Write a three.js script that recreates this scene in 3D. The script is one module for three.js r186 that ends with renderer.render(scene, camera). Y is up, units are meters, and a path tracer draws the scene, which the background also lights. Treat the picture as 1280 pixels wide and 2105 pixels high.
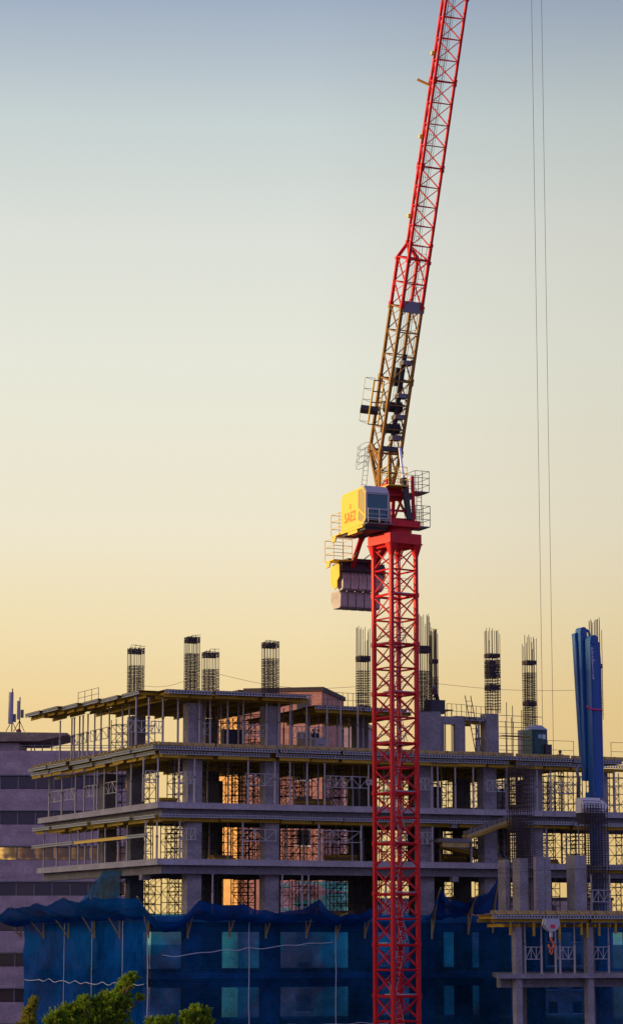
import * as THREE from 'three';
import { mergeGeometries } from 'three/addons/utils/BufferGeometryUtils.js';
import { FontLoader } from 'three/addons/loaders/FontLoader.js';
import { TextGeometry } from 'three/addons/geometries/TextGeometry.js';
import { MarchingCubes } from 'three/addons/objects/MarchingCubes.js';

// ---------------------------------------------------------------- camera, sky, sun, exposure
const scene = new THREE.Scene();
const W = 622, H = 1024, F = 5200, EYE = 13.1, PITCH = Math.atan(878 / F);
const camera = new THREE.PerspectiveCamera(2 * THREE.MathUtils.radToDeg(Math.atan(1052.5 / F)), W / H, 1, 9000);
camera.position.set(0, EYE, 0);
camera.rotation.x = PITCH;
const renderer = new THREE.WebGLRenderer({ antialias: true });
renderer.setSize(W, H);
renderer.toneMapping = THREE.LinearToneMapping;
renderer.toneMappingExposure = 1;
renderer.shadowMap.enabled = true;

const SUN_AZ = -94, SUN_EL = 4.5;                       // degrees from the viewing direction, negative is to the left
const rad = THREE.MathUtils.degToRad;
const sunDir = new THREE.Vector3(Math.sin(rad(SUN_AZ)) * Math.cos(rad(SUN_EL)), Math.sin(rad(SUN_EL)), -Math.cos(rad(SUN_AZ)) * Math.cos(rad(SUN_EL)));
const lin = (r, g, b) => { const c = new THREE.Color().setRGB(r / 255, g / 255, b / 255, THREE.SRGBColorSpace); return [c.r, c.g, c.b]; };
const FRONT = [[-10, lin(222, 186, 116)], [0, lin(233, 197, 126)], [5.1, lin(239, 210, 152)], [7.1, lin(241, 223, 180)], [9.05, lin(238, 229, 204)], [13, lin(230, 231, 217)], [15.7, lin(221, 224, 216)], [18.35, lin(199, 210, 210)], [21, lin(161, 176, 196)], [35, lin(118, 136, 184)], [60, lin(92, 106, 160)], [90, lin(84, 96, 150)]];
const BACK = [[-10, lin(150, 140, 196)], [0, lin(156, 148, 212)], [10, lin(170, 160, 228)], [25, lin(156, 154, 228)], [50, lin(116, 124, 196)], [90, lin(84, 96, 150)]];
function stops(list, e) {
  if (e <= list[0][0]) return list[0][1];
  for (let i = 1; i < list.length; i++) if (e <= list[i][0]) {
    const t = (e - list[i - 1][0]) / (list[i][0] - list[i - 1][0]);
    return list[i][1].map((c, k) => list[i - 1][1][k] * (1 - t) + c * t);
  }
  return list[list.length - 1][1];
}
{
  const w = 2048, h = 1024, data = new Float32Array(w * h * 4), ss = THREE.MathUtils.smoothstep;
  for (let j = 0; j < h; j++) {
    const el = ((j + 0.5) / h - 0.5) * 180, ce = Math.cos(rad(el)), sy = Math.sin(rad(el)), f0 = stops(FRONT, el), b0 = stops(BACK, el);
    for (let i = 0; i < w; i++) {
      const a = ((i + 0.5) / w - 0.5) * 2 * Math.PI, x = Math.cos(a) * ce, z = Math.sin(a) * ce;
      let az = THREE.MathUtils.radToDeg(Math.atan2(x, -z));
      const k = az > 0 ? ss(az, 20, 130) : ss(-az, 130, 180), near = Math.acos(THREE.MathUtils.clamp(x * sunDir.x + sy * sunDir.y + z * sunDir.z, -1, 1)) * 57.3;
      const glow = Math.exp(-((near / 32) ** 2)), warm = az > 0 ? 1 - 0.26 * (1 - Math.exp(-az / 9)) : 1;
      const o = (j * w + i) * 4;
      data[o] = f0[0] * (1 - k) * (1 + (warm - 1) * 0.85) + b0[0] * k + glow * 2.2;
      data[o + 1] = f0[1] * (1 - k) * (1 + (warm - 1) * 0.92) + b0[1] * k + glow * 1.4;
      data[o + 2] = f0[2] * (1 - k) * warm + b0[2] * k + glow * 0.75;
      data[o + 3] = 1;
    }
  }
  const sky = new THREE.DataTexture(data, w, h, THREE.RGBAFormat, THREE.FloatType);
  sky.mapping = THREE.EquirectangularReflectionMapping;
  sky.magFilter = THREE.LinearFilter; sky.minFilter = THREE.LinearFilter; sky.needsUpdate = true;
  scene.background = sky; scene.environment = sky;
}
const sun = new THREE.DirectionalLight(new THREE.Color().setRGB(1, 0.68, 0.3), 5);
sun.position.copy(sunDir).multiplyScalar(400).add(new THREE.Vector3(0, 20, -165));
sun.target.position.set(0, 20, -165);
sun.castShadow = true; sun.shadow.radius = 1.5;
Object.assign(sun.shadow.camera, { left: -160, right: 160, top: 120, bottom: -60, near: 1, far: 900 });
sun.shadow.mapSize.set(4096, 4096);
scene.add(sun, sun.target);

// ---------------------------------------------------------------- helpers
let seed = 20240611;
const rnd = () => { seed = (seed * 1664525 + 1013904223) >>> 0; return seed / 4294967296; };
const rr = (a, b) => a + (b - a) * rnd();
const V3 = (x, y, z) => new THREE.Vector3(x, y, z);
const taken = {};
function numbered(n) { taken[n] = (taken[n] ?? -1) + 1; return taken[n] ? `${n}_${String(taken[n]).padStart(3, '0')}` : n; }
function thing(name, label, category, group) {
  const o = new THREE.Group(); o.name = numbered(name); o.userData = { label, category };
  if (group) o.userData.group = group;
  scene.add(o); return o;
}
function structure(name, geo, mat, label) {
  const m = new THREE.Mesh(geo, mat); m.name = numbered(name); m.userData = { kind: 'structure', label, category: name.split('_').pop() };
  scene.add(m); return m;
}
function part(parent, name, geo, mat) { const m = new THREE.Mesh(geo, mat); m.name = name; parent.add(m); return m; }
function sub(parent, name) { const g = new THREE.Group(); g.name = name; parent.add(g); return g; }
function copy(o, label) { const c = o.clone(); c.name = numbered(o.name.replace(/_\d{3}$/, '')); c.userData = { ...o.userData, label: label ?? o.userData.label }; scene.add(c); return c; }
// box with texture coordinates in metres, cached by size
const boxes = new Map();
function boxGeo(x, y, z) {
  const key = [x, y, z].map((v) => v.toFixed(3)).join();
  if (boxes.has(key)) return boxes.get(key);
  const g = new THREE.BoxGeometry(x, y, z), uv = g.attributes.uv, d = [[z, y], [z, y], [x, z], [x, z], [x, y], [x, y]], off = boxes.size * 0.37;
  for (let i = 0; i < uv.count; i++) { const [a, b] = d[Math.floor(i / 4)]; uv.setXY(i, uv.getX(i) * a + off, uv.getY(i) * b + off * 0.6); }
  boxes.set(key, g); return g;
}
function bx(parent, name, x0, x1, y0, y1, z0, z1, mat) {
  const m = part(parent, name, boxGeo(Math.abs(x1 - x0), Math.abs(y1 - y0), Math.abs(z1 - z0)), mat);
  m.position.set((x0 + x1) / 2, (y0 + y1) / 2, (z0 + z1) / 2); return m;
}
const unitRod = new THREE.CylinderGeometry(1, 1, 1, 7, 1), unitBar = new THREE.BoxGeometry(1, 1, 1), UP = V3(0, 1, 0);
function rod(parent, name, a, b, r, mat) {
  const m = part(parent, name, unitRod, mat), d = b.clone().sub(a);
  m.position.copy(a).addScaledVector(d, 0.5); m.scale.set(r, d.length(), r); m.quaternion.setFromUnitVectors(UP, d.normalize()); return m;
}
function bar(parent, name, a, b, w, t, mat, twist = 0) {         // a straight member of rectangular section
  const m = part(parent, name, unitBar, mat), d = b.clone().sub(a);
  m.position.copy(a).addScaledVector(d, 0.5); m.scale.set(w, d.length(), t);
  m.quaternion.setFromUnitVectors(UP, d.normalize()); if (twist) m.rotateY(twist); return m;
}
const rodGeo = (a, b, r, n = 5) => { const d = b.clone().sub(a), g = new THREE.CylinderGeometry(r, r, d.length(), n, 1); g.applyQuaternion(new THREE.Quaternion().setFromUnitVectors(UP, d.clone().normalize())); const c = a.clone().addScaledVector(d, 0.5); g.translate(c.x, c.y, c.z); return g; };
const boxAt = (x0, x1, y0, y1, z0, z1) => { const g = new THREE.BoxGeometry(x1 - x0, y1 - y0, z1 - z0); g.translate((x0 + x1) / 2, (y0 + y1) / 2, (z0 + z1) / 2); return g; };
const WORDS = ['zeroth', 'first', 'second', 'third', 'fourth', 'fifth', 'sixth', 'seventh', 'eighth', 'ninth', 'tenth', 'eleventh', 'twelfth', 'thirteenth', 'fourteenth', 'fifteenth', 'sixteenth', 'seventeenth', 'eighteenth', 'nineteenth', 'twentieth'];
const ord = (n) => n <= 20 ? WORDS[n] : n < 30 ? `twenty-${WORDS[n - 20]}` : n === 30 ? 'thirtieth' : `thirty-${WORDS[n - 30]}`;

// value noise for textures
function noiseMap(size, octaves, fn, srgb = true) {
  const g = [], data = new Uint8Array(size * size * 4);
  for (const p of octaves) { const a = new Float32Array(p * p); for (let i = 0; i < a.length; i++) a[i] = rnd(); g.push([p, a]); }
  for (let y = 0; y < size; y++) for (let x = 0; x < size; x++) {
    const n = g.map(([p, a]) => { const fx = x / size * p, fy = y / size * p, ix = Math.floor(fx), iy = Math.floor(fy), tx = fx - ix, ty = fy - iy, sx = tx * tx * (3 - 2 * tx), sy = ty * ty * (3 - 2 * ty), q = (i, j) => a[(j % p) * p + i % p]; return (q(ix, iy) * (1 - sx) + q(ix + 1, iy) * sx) * (1 - sy) + (q(ix, iy + 1) * (1 - sx) + q(ix + 1, iy + 1) * sx) * sy; });
    const c = fn(n, x / size, y / size), o = (y * size + x) * 4;
    for (let q = 0; q < 4; q++) data[o + q] = Math.min(255, Math.max(0, (c[q] ?? 1) * 255));
  }
  const t = new THREE.DataTexture(data, size, size);
  t.wrapS = t.wrapT = THREE.RepeatWrapping; t.magFilter = THREE.LinearFilter; t.minFilter = THREE.LinearMipmapLinearFilter; t.generateMipmaps = true;
  if (srgb) t.colorSpace = THREE.SRGBColorSpace;
  t.needsUpdate = true; return t;
}
const rgb = (r, g, b) => new THREE.Color().setRGB(r, g, b);
const mat = (r, g, b, rough = 0.8, extra = {}) => new THREE.MeshStandardMaterial({ color: rgb(r, g, b), roughness: rough, ...extra });
const stain = noiseMap(512, [6, 23, 71, 256], ([a, b, c, d]) => { const v = 0.66 + 0.2 * a + 0.14 * b + 0.08 * c + 0.1 * d - (b > 0.72 ? 0.12 : 0); return [v, v * 0.985, v * 0.96]; });
stain.repeat.set(0.22, 0.22);
const grime = noiseMap(256, [5, 31, 128], ([a, b, c]) => { const v = 0.72 + 0.16 * a + 0.14 * b + 0.1 * c; return [v, v, v]; });
grime.repeat.set(0.4, 0.4);
const woodTex = noiseMap(256, [4, 40, 128], ([a, b, c], x, y) => { const v = 0.62 + 0.2 * a + 0.12 * b + 0.1 * Math.sin(y * 160 + a * 9) + 0.08 * c; return [v, v * 0.97, v * 0.9]; });
const M = {
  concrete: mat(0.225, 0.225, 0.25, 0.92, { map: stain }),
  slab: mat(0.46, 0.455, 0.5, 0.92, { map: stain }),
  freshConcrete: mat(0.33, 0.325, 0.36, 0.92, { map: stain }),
  red: mat(0.72, 0.008, 0.014, 0.6, { map: grime }),
  ochre: mat(0.33, 0.16, 0.02, 0.6, { map: grime }),
  yellowPaint: mat(0.75, 0.5, 0.04, 0.45),
  yellowGirder: mat(0.66, 0.46, 0.03, 0.75, { map: woodTex }),
  timber: mat(0.48, 0.37, 0.2, 0.85, { map: woodTex }),
  board: mat(0.62, 0.5, 0.22, 0.85, { map: woodTex }),
  galv: mat(0.36, 0.4, 0.41, 0.5, { metalness: 0.3 }),
  prop: mat(0.4, 0.38, 0.38, 0.6, { metalness: 0.2 }),
  frame: mat(0.5, 0.5, 0.48, 0.55, { metalness: 0.2 }),
  dark: mat(0.035, 0.035, 0.045, 0.6),
  steel: mat(0.16, 0.16, 0.18, 0.5, { metalness: 0.4 }),
  scaffold: mat(0.09, 0.075, 0.07, 0.7),
  rust: mat(0.055, 0.04, 0.042, 0.85),
  ply: mat(0.3, 0.22, 0.13, 0.85, { map: woodTex }),
  chrome: mat(0.75, 0.76, 0.8, 0.18, { metalness: 1 }),
  greyPaint: mat(0.42, 0.43, 0.47, 0.5),
  blockGrey: mat(0.55, 0.51, 0.55, 0.9, { map: stain }),
  pumpBlue: mat(0.008, 0.1, 0.34, 0.45, { map: grime }),
  white: mat(0.75, 0.75, 0.75, 0.7),
  rope: mat(0.6, 0.62, 0.68, 0.9),
  glassDark: mat(0.03, 0.022, 0.028, 0.08),
  cabGlass: new THREE.MeshPhysicalMaterial({ color: rgb(0.06, 0.3, 0.34), roughness: 0.05, transmission: 0.6, thickness: 0, ior: 1.5 }),
};
const weave = noiseMap(512, [3, 11, 37, 256], ([a, b, c, d], x, y) => { const gx = ((x * 64) % 1) > 0.7, gy = ((y * 64) % 1) > 0.7, v = 0.5 + 0.3 * a + 0.2 * b + 0.14 * c + 0.1 * d + (gx || gy ? 0.06 : -0.08); return [v, v, v, gx || gy ? 1 : 0.88]; });
const netMat = (r, g, b, pass, rough = 0.4) => new THREE.MeshPhysicalMaterial({ color: rgb(r, g, b), map: weave, transparent: true, transmission: pass, roughness: rough, thickness: 0, specularIntensity: 0.1, side: THREE.DoubleSide });
M.net = netMat(0.015, 0.36, 0.8, 0.84);
M.netDense = netMat(0.004, 0.1, 0.4, 0.12, 1); M.netDense.specularIntensity = 0;
M.netRear = netMat(0.75, 1, 1, 0.95, 0.75);
M.netRear.map = noiseMap(256, [4, 7, 19, 90], ([a, b, c, d], x, y) => { const v = 0.45 + 0.5 * b + 0.15 * c + 0.12 * d, p = a > 0.55 ? 1 : 0; return [v * (p ? 0.95 : 0.5), v * (p ? 0.75 : 0.92), v * (p ? 0.9 : 1), 0.9]; });

// ---------------------------------------------------------------- the frame of the building: u along the front, v back from it
const YAW = rad(24), O = V3(-9.95, 0, -165), U = V3(Math.cos(YAW), 0, -Math.sin(YAW)), VV = V3(-Math.sin(YAW), 0, -Math.cos(YAW));
const B = (u, h, v) => O.clone().addScaledVector(U, u).addScaledVector(VV, v).setY(h);
const CP = Math.cos(PITCH), SP = Math.sin(PITCH);
function proj(p) { const y = p.y - EYE, d = -p.z * CP + y * SP; return [640 + p.x * F / d, 1052.5 - F * (y * CP + p.z * SP) / d]; }
function solve(fn, lo, hi) { const s = fn(hi) > fn(lo) ? 1 : -1; for (let i = 0; i < 50; i++) { const m = (lo + hi) / 2; if (fn(m) * s < 0) lo = m; else hi = m; } return (lo + hi) / 2; }
const uAt = (px, v, h = 20) => solve((u) => proj(B(u, h, v))[0] - px, -40, 90);
const vAt = (px, u, h = 20) => solve((v) => proj(B(u, h, v))[0] - px, -40, 120);
const hAt = (py, p) => solve((h) => proj(p.clone().setY(h))[1] - py, -20, 150);
function place(o, u, h, v) { o.position.copy(B(u, h, v)); o.rotation.y = YAW; return o; }

const FH = 3.65, LV = [3.65, 7.3, 10.95, 14.6, 18.25, 21.9, 25.55, 29.2];      // slab tops; LV[3] is the level of the net's brackets
const VEND = 25.2, UEND = 42;
const STOREY = { 3: 'net-level storey', 4: 'middle storey', 5: 'upper storey', 6: 'top storey' };

// ---------------------------------------------------------------- ground and road
{
  const g = new THREE.PlaneGeometry(7000, 7000); g.rotateX(-Math.PI / 2); g.translate(0, 0, -2500);
  const uv = g.attributes.uv; for (let i = 0; i < uv.count; i++) uv.setXY(i, uv.getX(i) * 700, uv.getY(i) * 700);
  structure('ground', g, mat(0.13, 0.115, 0.1, 0.95, { map: grime }), 'bare earth ground of the building site and the city round it');
  const r = new THREE.PlaneGeometry(400, 12); r.rotateX(-Math.PI / 2);
  const road = structure('road', r, mat(0.05, 0.05, 0.055, 0.9, { map: grime }), 'asphalt street in front of the building site');
  road.position.set(0, 0.004, -110);
}

// ---------------------------------------------------------------- concrete frame
const mainFrame = place(thing('concrete_building_frame', 'unfinished grey concrete building frame of open storeys behind the red crane', 'building'), 0, 0, 0);
const lx = { slab: (name, u0, u1, y0, y1, v0, v1, m = M.concrete) => bx(mainFrame, name, u0, u1, y0, y1, -v1, -v0, m) };
const FRONTU = [398, 557, 875, 1005, 1100, 1235].map((p) => uAt(p, 1.2)), UC0 = FRONTU[0];
LV.slice(0, 6).forEach((h, i) => {
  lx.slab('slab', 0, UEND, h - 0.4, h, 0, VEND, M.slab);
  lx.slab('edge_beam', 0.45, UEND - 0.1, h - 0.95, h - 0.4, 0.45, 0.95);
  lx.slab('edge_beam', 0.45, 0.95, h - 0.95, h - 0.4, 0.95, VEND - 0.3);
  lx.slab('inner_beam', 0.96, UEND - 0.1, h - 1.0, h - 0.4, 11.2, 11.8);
});
for (let s = 0; s <= 6; s++) {
  const y0 = s ? LV[s - 1] : 0, y1 = s === 6 ? LV[6] - 0.75 : LV[s] - 0.4;
  const top = (y) => s === 6 ? y1 : y;
  FRONTU.forEach((u, i) => {
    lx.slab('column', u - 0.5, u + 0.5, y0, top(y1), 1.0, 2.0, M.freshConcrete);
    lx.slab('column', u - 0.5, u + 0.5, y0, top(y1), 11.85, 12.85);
  });
  lx.slab('column', UC0 - 0.5, UC0 + 0.5, y0, y1, 17.6, 18.6);
  for (const p of [441, 560, 757, 893, 1030]) { const u = uAt(p, 22.5); lx.slab('column', u - 0.45, u + 0.45, y0, y1, 22, 22.9); }
}
// the storey under the top deck: columns up to the formwork, further along free-standing columns and a core wall
{
  const y0 = LV[6] + 0.03, top = (py, u, v) => hAt(py, B(u, 0, v));
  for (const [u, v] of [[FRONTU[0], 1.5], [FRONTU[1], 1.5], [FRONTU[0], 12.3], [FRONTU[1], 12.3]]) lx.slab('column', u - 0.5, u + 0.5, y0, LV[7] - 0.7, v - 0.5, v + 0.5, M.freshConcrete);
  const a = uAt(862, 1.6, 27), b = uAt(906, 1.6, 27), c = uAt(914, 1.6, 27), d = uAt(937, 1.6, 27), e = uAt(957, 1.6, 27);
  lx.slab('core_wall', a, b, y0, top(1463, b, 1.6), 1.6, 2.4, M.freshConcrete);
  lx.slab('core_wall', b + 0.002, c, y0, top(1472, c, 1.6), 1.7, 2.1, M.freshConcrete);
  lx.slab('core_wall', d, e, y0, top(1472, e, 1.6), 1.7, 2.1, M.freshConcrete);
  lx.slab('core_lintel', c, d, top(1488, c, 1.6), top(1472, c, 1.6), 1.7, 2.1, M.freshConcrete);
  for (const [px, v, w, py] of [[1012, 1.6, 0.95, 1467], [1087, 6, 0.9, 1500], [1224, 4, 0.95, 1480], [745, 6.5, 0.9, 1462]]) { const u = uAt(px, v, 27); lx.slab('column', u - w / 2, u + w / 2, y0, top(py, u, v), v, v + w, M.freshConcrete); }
}
// drop stubs where the edge beams were cast in two
for (const [u, v] of [[0.7, 4.2], [0.7, 12.5]]) lx.slab('beam_stub', u - 0.3, u + 0.3, LV[4] - 1.3, LV[4] - 0.953, v - 0.25, v + 0.25, M.freshConcrete);
for (const [px, l] of [[935, 5], [937, 4]]) { const u = uAt(px, 0.3, LV[l]); lx.slab('beam_stub', u - 0.22, u + 0.22, LV[l] - 1.3, LV[l] - 0.953, 0.4, 0.9, M.freshConcrete); }
// stair flights in the bay next to the core
{
  const flight = (a, b, w) => {
    const g = sub(mainFrame, 'stair_flight'), n = 9, d = b.clone().sub(a);
    bar(g, 'soffit', a, b, 0.22, w, M.board);
    for (let i = 0; i < n; i++) { const p = a.clone().addScaledVector(d, (i + 0.5) / n); bx(g, 'step', p.x - 0.16, p.x + 0.16, p.y + 0.1, p.y + 0.32, p.z - w / 2 + 0.05, p.z + w / 2 - 0.05, M.concrete); }
    for (const s of [-1, 1]) bar(g, 'formwork_girder', a.clone().add(V3(0, -0.2, s * w * 0.35)), b.clone().add(V3(0, -0.2, s * w * 0.35)), 0.16, 0.12, M.yellowGirder);
  };
  const v = -0.15, u1 = uAt(955, v, 20), u2 = uAt(1046, v, 21.5), u0 = uAt(905, v, 20);
  flight(V3(u1, 20.0, -v), V3(u2, 21.2, -v), 0.85);
  flight(V3(u1, 19.55, -v - 3.2), V3(uAt(1040, v + 3.2, 18), 18.45, -v - 3.2), 1.2);
  lx.slab('stair_landing', u0, u1 + 0.3, 19.6, 19.85, v - 0.4, 0.94);
  lx.slab('landing_formwork', u0 + 0.1, u1 + 0.2, 19.25, 19.6, v - 0.3, v, M.board);
}

// ---------------------------------------------------------------- annex in front
const VA = -13, annexU = uAt(1022, VA, 12);
const annex = place(thing('concrete_annex_frame', 'low concrete annex frame with tall square columns before the main frame', 'building'), 0, 0, 0);
const ax = (name, u0, u1, y0, y1, v0, v1, m = M.concrete) => bx(annex, name, u0, u1, y0, y1, -v1, -v0, m);
const AU1 = annexU + 14;
for (const h of [LV[0], LV[1], LV[2]]) {
  { const sh = new THREE.Shape(); sh.moveTo(annexU, VA); sh.lineTo(AU1, VA); sh.lineTo(AU1, VA + 9); sh.lineTo(annexU + 4.4, VA + 9); const g = new THREE.ExtrudeGeometry(sh, { depth: 0.28, bevelEnabled: false }); g.rotateX(-Math.PI / 2); const p = part(annex, 'slab', g, M.freshConcrete); p.position.y = h - 0.28; }
  ax('edge_beam', annexU + 0.6, AU1, h - 0.85, h - 0.28, VA + 0.8, VA + 1.3);
}
for (let s = 0; s < 4; s++) for (const px of [1059, 1206, 1290]) {
  const u = uAt(px, VA + 0.5, 12), y0 = s ? LV[s - 1] : 0, y1 = s < 3 ? LV[s] - 0.28 : LV[3] - 0.75;
  ax('column', u - 0.12, u + 0.32, y0, y1, VA + 0.25, VA + 0.75, M.freshConcrete);
  ax('column', u + 2.9, u + 3.5, y0, y1, VA + 5.5, VA + 6.0);
}
for (const [p0, p1, py, v, w] of [[1023, 1050, 1767, 2.4, 1], [1053, 1088, 1764, 1, 0.95], [1096, 1135, 1761, 0.35, 0.35], [1164, 1208, 1758, 0.5, 1.1]]) {
  const dv = w, u0 = uAt(p0, VA + v + dv, 16) - 0.12, u1 = uAt(p1, VA + v, 16) - 0.1, top = hAt(py, B(u0, 0, VA + v)), mid = hAt(py + 28, B(u0, 0, VA + v));
  ax('column', u0 + 0.12, u1, LV[3] + 0.06, mid - 0.02, VA + v, VA + v + dv, M.freshConcrete);
  ax('column_joint', u0 + 0.15, u1 - 0.03, mid - 0.02, mid + 0.02, VA + v + 0.03, VA + v + dv - 0.03);
  ax('column', u0 + 0.12, u1, mid + 0.02, top, VA + v, VA + v + dv, M.freshConcrete);
}

// ---------------------------------------------------------------- formwork tables
const joists = new Map(), girders = new Map();
function joistGeo(L) {
  const k = L.toFixed(1); if (joists.has(k)) return joists.get(k);
  const g = [boxAt(-L / 2, L / 2, 0.17, 0.22, -0.045, 0.045), boxAt(-L / 2, L / 2, 0, 0.05, -0.045, 0.045)];
  for (let x = -L / 2 + 0.05; x < L / 2; x += 0.21) g.push(boxAt(x - 0.045, x + 0.045, 0.05, 0.17, -0.02, 0.02));
  const m = mergeGeometries(g); joists.set(k, m); return m;
}
function girderGeo(L) {
  const k = L.toFixed(1); if (girders.has(k)) return girders.get(k);
  const m = mergeGeometries([boxAt(-L / 2, L / 2, 0.16, 0.2, -0.04, 0.04), boxAt(-L / 2, L / 2, 0, 0.04, -0.04, 0.04), boxAt(-L / 2, L / 2, 0.04, 0.16, -0.018, 0.018)]);
  girders.set(k, m); return m;
}
const put = (parent, name, geo, m, x, y, z, turn = 0) => { const o = part(parent, name, geo, m); o.position.set(x, y, z); o.rotation.y = turn; return o; };
// one table: L along the edge, its outer side at local z = 0, its deck's underside at local y = 0
function table(L, label, group, style) {
  const t = thing('formwork_table', label, 'formwork', group), Q = Math.round(L * 5) / 5;
  if (style.ply) put(t, 'plywood_sheet', boxGeo(L, 0.03, 2.4), M.ply, 0, 0.015, -1.2);
  put(t, 'perforated_joist', joistGeo(Q), M.galv, rr(-0.1, 0.1), -0.23, -0.05);
  if (style.double) put(t, 'perforated_joist', joistGeo(Q), M.galv, rr(-0.6, 0.4), -0.52, -0.32);
  const gy = style.double ? -0.75 : -0.45;
  put(t, 'yellow_girder', girderGeo(Q * 0.5), M.yellowGirder, -L * 0.24 + rr(-0.1, 0.1), gy, -0.28 - rnd() * 0.2);
  put(t, 'yellow_girder', girderGeo(Q * 0.46), M.yellowGirder, L * 0.26 + rr(-0.1, 0.1), gy, -0.45 - rnd() * 0.2);
  put(t, 'yellow_girder', girderGeo(Q), M.yellowGirder, 0, gy, -2.1);
  for (let i = 0; i < 5; i++) put(t, 'cross_girder', girderGeo(2.4), M.yellowGirder, -L / 2 + L * (i + 0.5) / 5, -0.24, -1.35, Math.PI / 2);
  if (style.board) {
    put(t, 'edge_board', boxGeo(L * 0.98, 0.24, 0.03), M.board, 0, 0.16, -0.42);
    for (let i = 0; i < Math.round(L / 0.8); i++) { const b = put(t, 'board_brace', boxGeo(0.09, 0.46, 0.06), M.board, -L / 2 + 0.4 + i * 0.8, 0.14, -0.22); b.rotation.set(-0.9, 0, 0.35 + rr(-0.15, 0.15)); }
  }
  return t;
}
// rows of tables: along the front (facing us) and along the flank
function frontRow(level, y, p0, p1, len, out, style, where) {
  const u0 = uAt(p0, -out, y), u1 = uAt(p1, -out, y), n = Math.max(1, Math.round((u1 - u0) / len)), L = (u1 - u0) / n;
  for (let i = 0; i < n; i++) { const t = table(L - 0.06, `${ord(i + 1)} yellow-girder formwork table from the corner along the front of ${where}`, `formwork along the front of ${where}`, style); place(t, u0 + (i + 0.5) * L, y - (style.sag ?? 0) * i + rr(-0.03, 0.03), -out + rr(-0.18, 0.18)); }
}
function flankRow(level, y, v0, v1, len, out, style, where, outEnd = out) {
  const n = Math.max(1, Math.round((v1 - v0) / len)), L = (v1 - v0) / n;
  for (let i = 0; i < n; i++) {
    const t = table(L - 0.06, `${ord(i + 1)} yellow-girder formwork table from the corner along the flank of ${where}`, `formwork along the flank of ${where}`, style);
    t.position.copy(B(-(out + (outEnd - out) * i / Math.max(1, n - 1)) + rr(-0.15, 0.15), y + rr(-0.03, 0.03), v0 + (i + 0.5) * L)); t.rotation.y = YAW - Math.PI / 2;
  }
}
frontRow(5, LV[5] - 0.76, 330, 1290, 4.6, -0.1, { ply: false }, 'the lower open slab');
flankRow(5, LV[5] - 0.76, 0.4, VEND - 0.2, 4.2, 0.1, { ply: false }, 'the lower open slab', 0.6);
frontRow(6, LV[6] - 0.03, 320, 1290, 4.4, 0.25, { ply: true, double: true, board: true }, 'the working deck');
flankRow(6, LV[6] - 0.03, -0.2, VEND, 4.0, 0.3, { ply: true, double: true, board: true }, 'the working deck', 0.7);
frontRow(7, LV[7] - 0.03, 340, 640, 3.6, 0.6, { ply: true }, 'the top deck');
frontRow(7, LV[7] - 0.5, 646, 850, 3.4, -1.2, { ply: true }, 'the lower deck step');
flankRow(7, LV[7] - 0.03, 1.2, 21, 3.3, 0.9, { ply: true }, 'the top deck', 2.6);
// the decks themselves
{
  const deckThing = (name, label, u0, u1, y, v0, v1) => { const d = place(thing(name, label, 'deck'), 0, 0, 0); let k = 0; for (let v = v0; v < v1 - 0.1; v += 2.5) bx(d, 'plywood_strip', u0, u1, y, y + 0.03, -Math.min(v1, v + 2.49), -v, k++ % 2 ? M.ply : M.timber); for (let u = u0 + 0.6; u < u1; u += 1.5) put(d, 'deck_girder', girderGeo(Math.round((v1 - v0) * 5) / 5), M.yellowGirder, u, y - 0.22, -(v0 + v1) / 2, Math.PI / 2); return d; };
  deckThing('formwork_deck', 'wide plywood working deck with green rim under the blue toilet cabin level', 1.7, 36, LV[6], 2.2, VEND - 0.2);
  deckThing('formwork_deck', 'upper plywood deck carrying four dark rebar cages', 1.7, uAt(640, 2, 29), LV[7], 2.2, 19);
  deckThing('formwork_deck', 'stepped-down end of the upper plywood deck behind the red mast', uAt(646, 2, 29), uAt(850, 3.5, 29), LV[7] - 0.5, 3.7, 15);
}
// annex formwork
{
  const t0 = uAt(1012, VA - 0.4, 14.6), t1 = AU1, n = 4, L = (t1 - t0) / n;
  for (let i = 0; i < n; i++) place(table(L - 0.05, `${ord(i + 1)} bright yellow formwork table of the annex deck counting from the crane`, 'formwork of the annex deck', { ply: true, board: true }), t0 + (i + 0.5) * L, LV[3], VA - 0.4);
  const d = place(thing('formwork_deck', 'plywood annex deck carrying four bare square columns', 'deck'), 0, 0, 0);
  for (let k = 0; k < 4; k++) bx(d, 'plywood_strip', t0 + 1.3 + k * 0.95, t1, LV[3], LV[3] + 0.03, -(VA + 2.02 + k * 2 + 1.98), -(VA + 2.02 + k * 2), k % 2 ? M.ply : M.timber);
  for (let i = 0; i < 12; i++) put(d, 'hanging_girder', girderGeo(2.2), M.yellowGirder, t0 + 1 + i * 1.1, LV[3] - 0.75, -(VA + 1.1), Math.PI / 2);
  for (const px of [1046, 1094, 1147, 1192, 1204, 1228, 1262]) { const u = uAt(px, VA + 0.2, 14); bx(d, 'hanging_stub', u - 0.06, u + 0.06, LV[3] - 1.35 + rr(-0.2, 0.2), LV[3] - 0.48, -(VA + 0.14), -(VA + 0.02), M.yellowGirder); }
  const q = uAt(1200, VA + 6, 17.6);
  for (let i = 0; i < 2; i++) place(table(3.2, `${ord(i + 1)} yellow formwork table on the raised annex corner beside the dense rebar`, 'formwork of the raised annex corner', { ply: true }), q + 1.6 + i * 3.3, hAt(1783, B(q, 0, VA + 6)) + 0.1, VA + 6);
}

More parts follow.
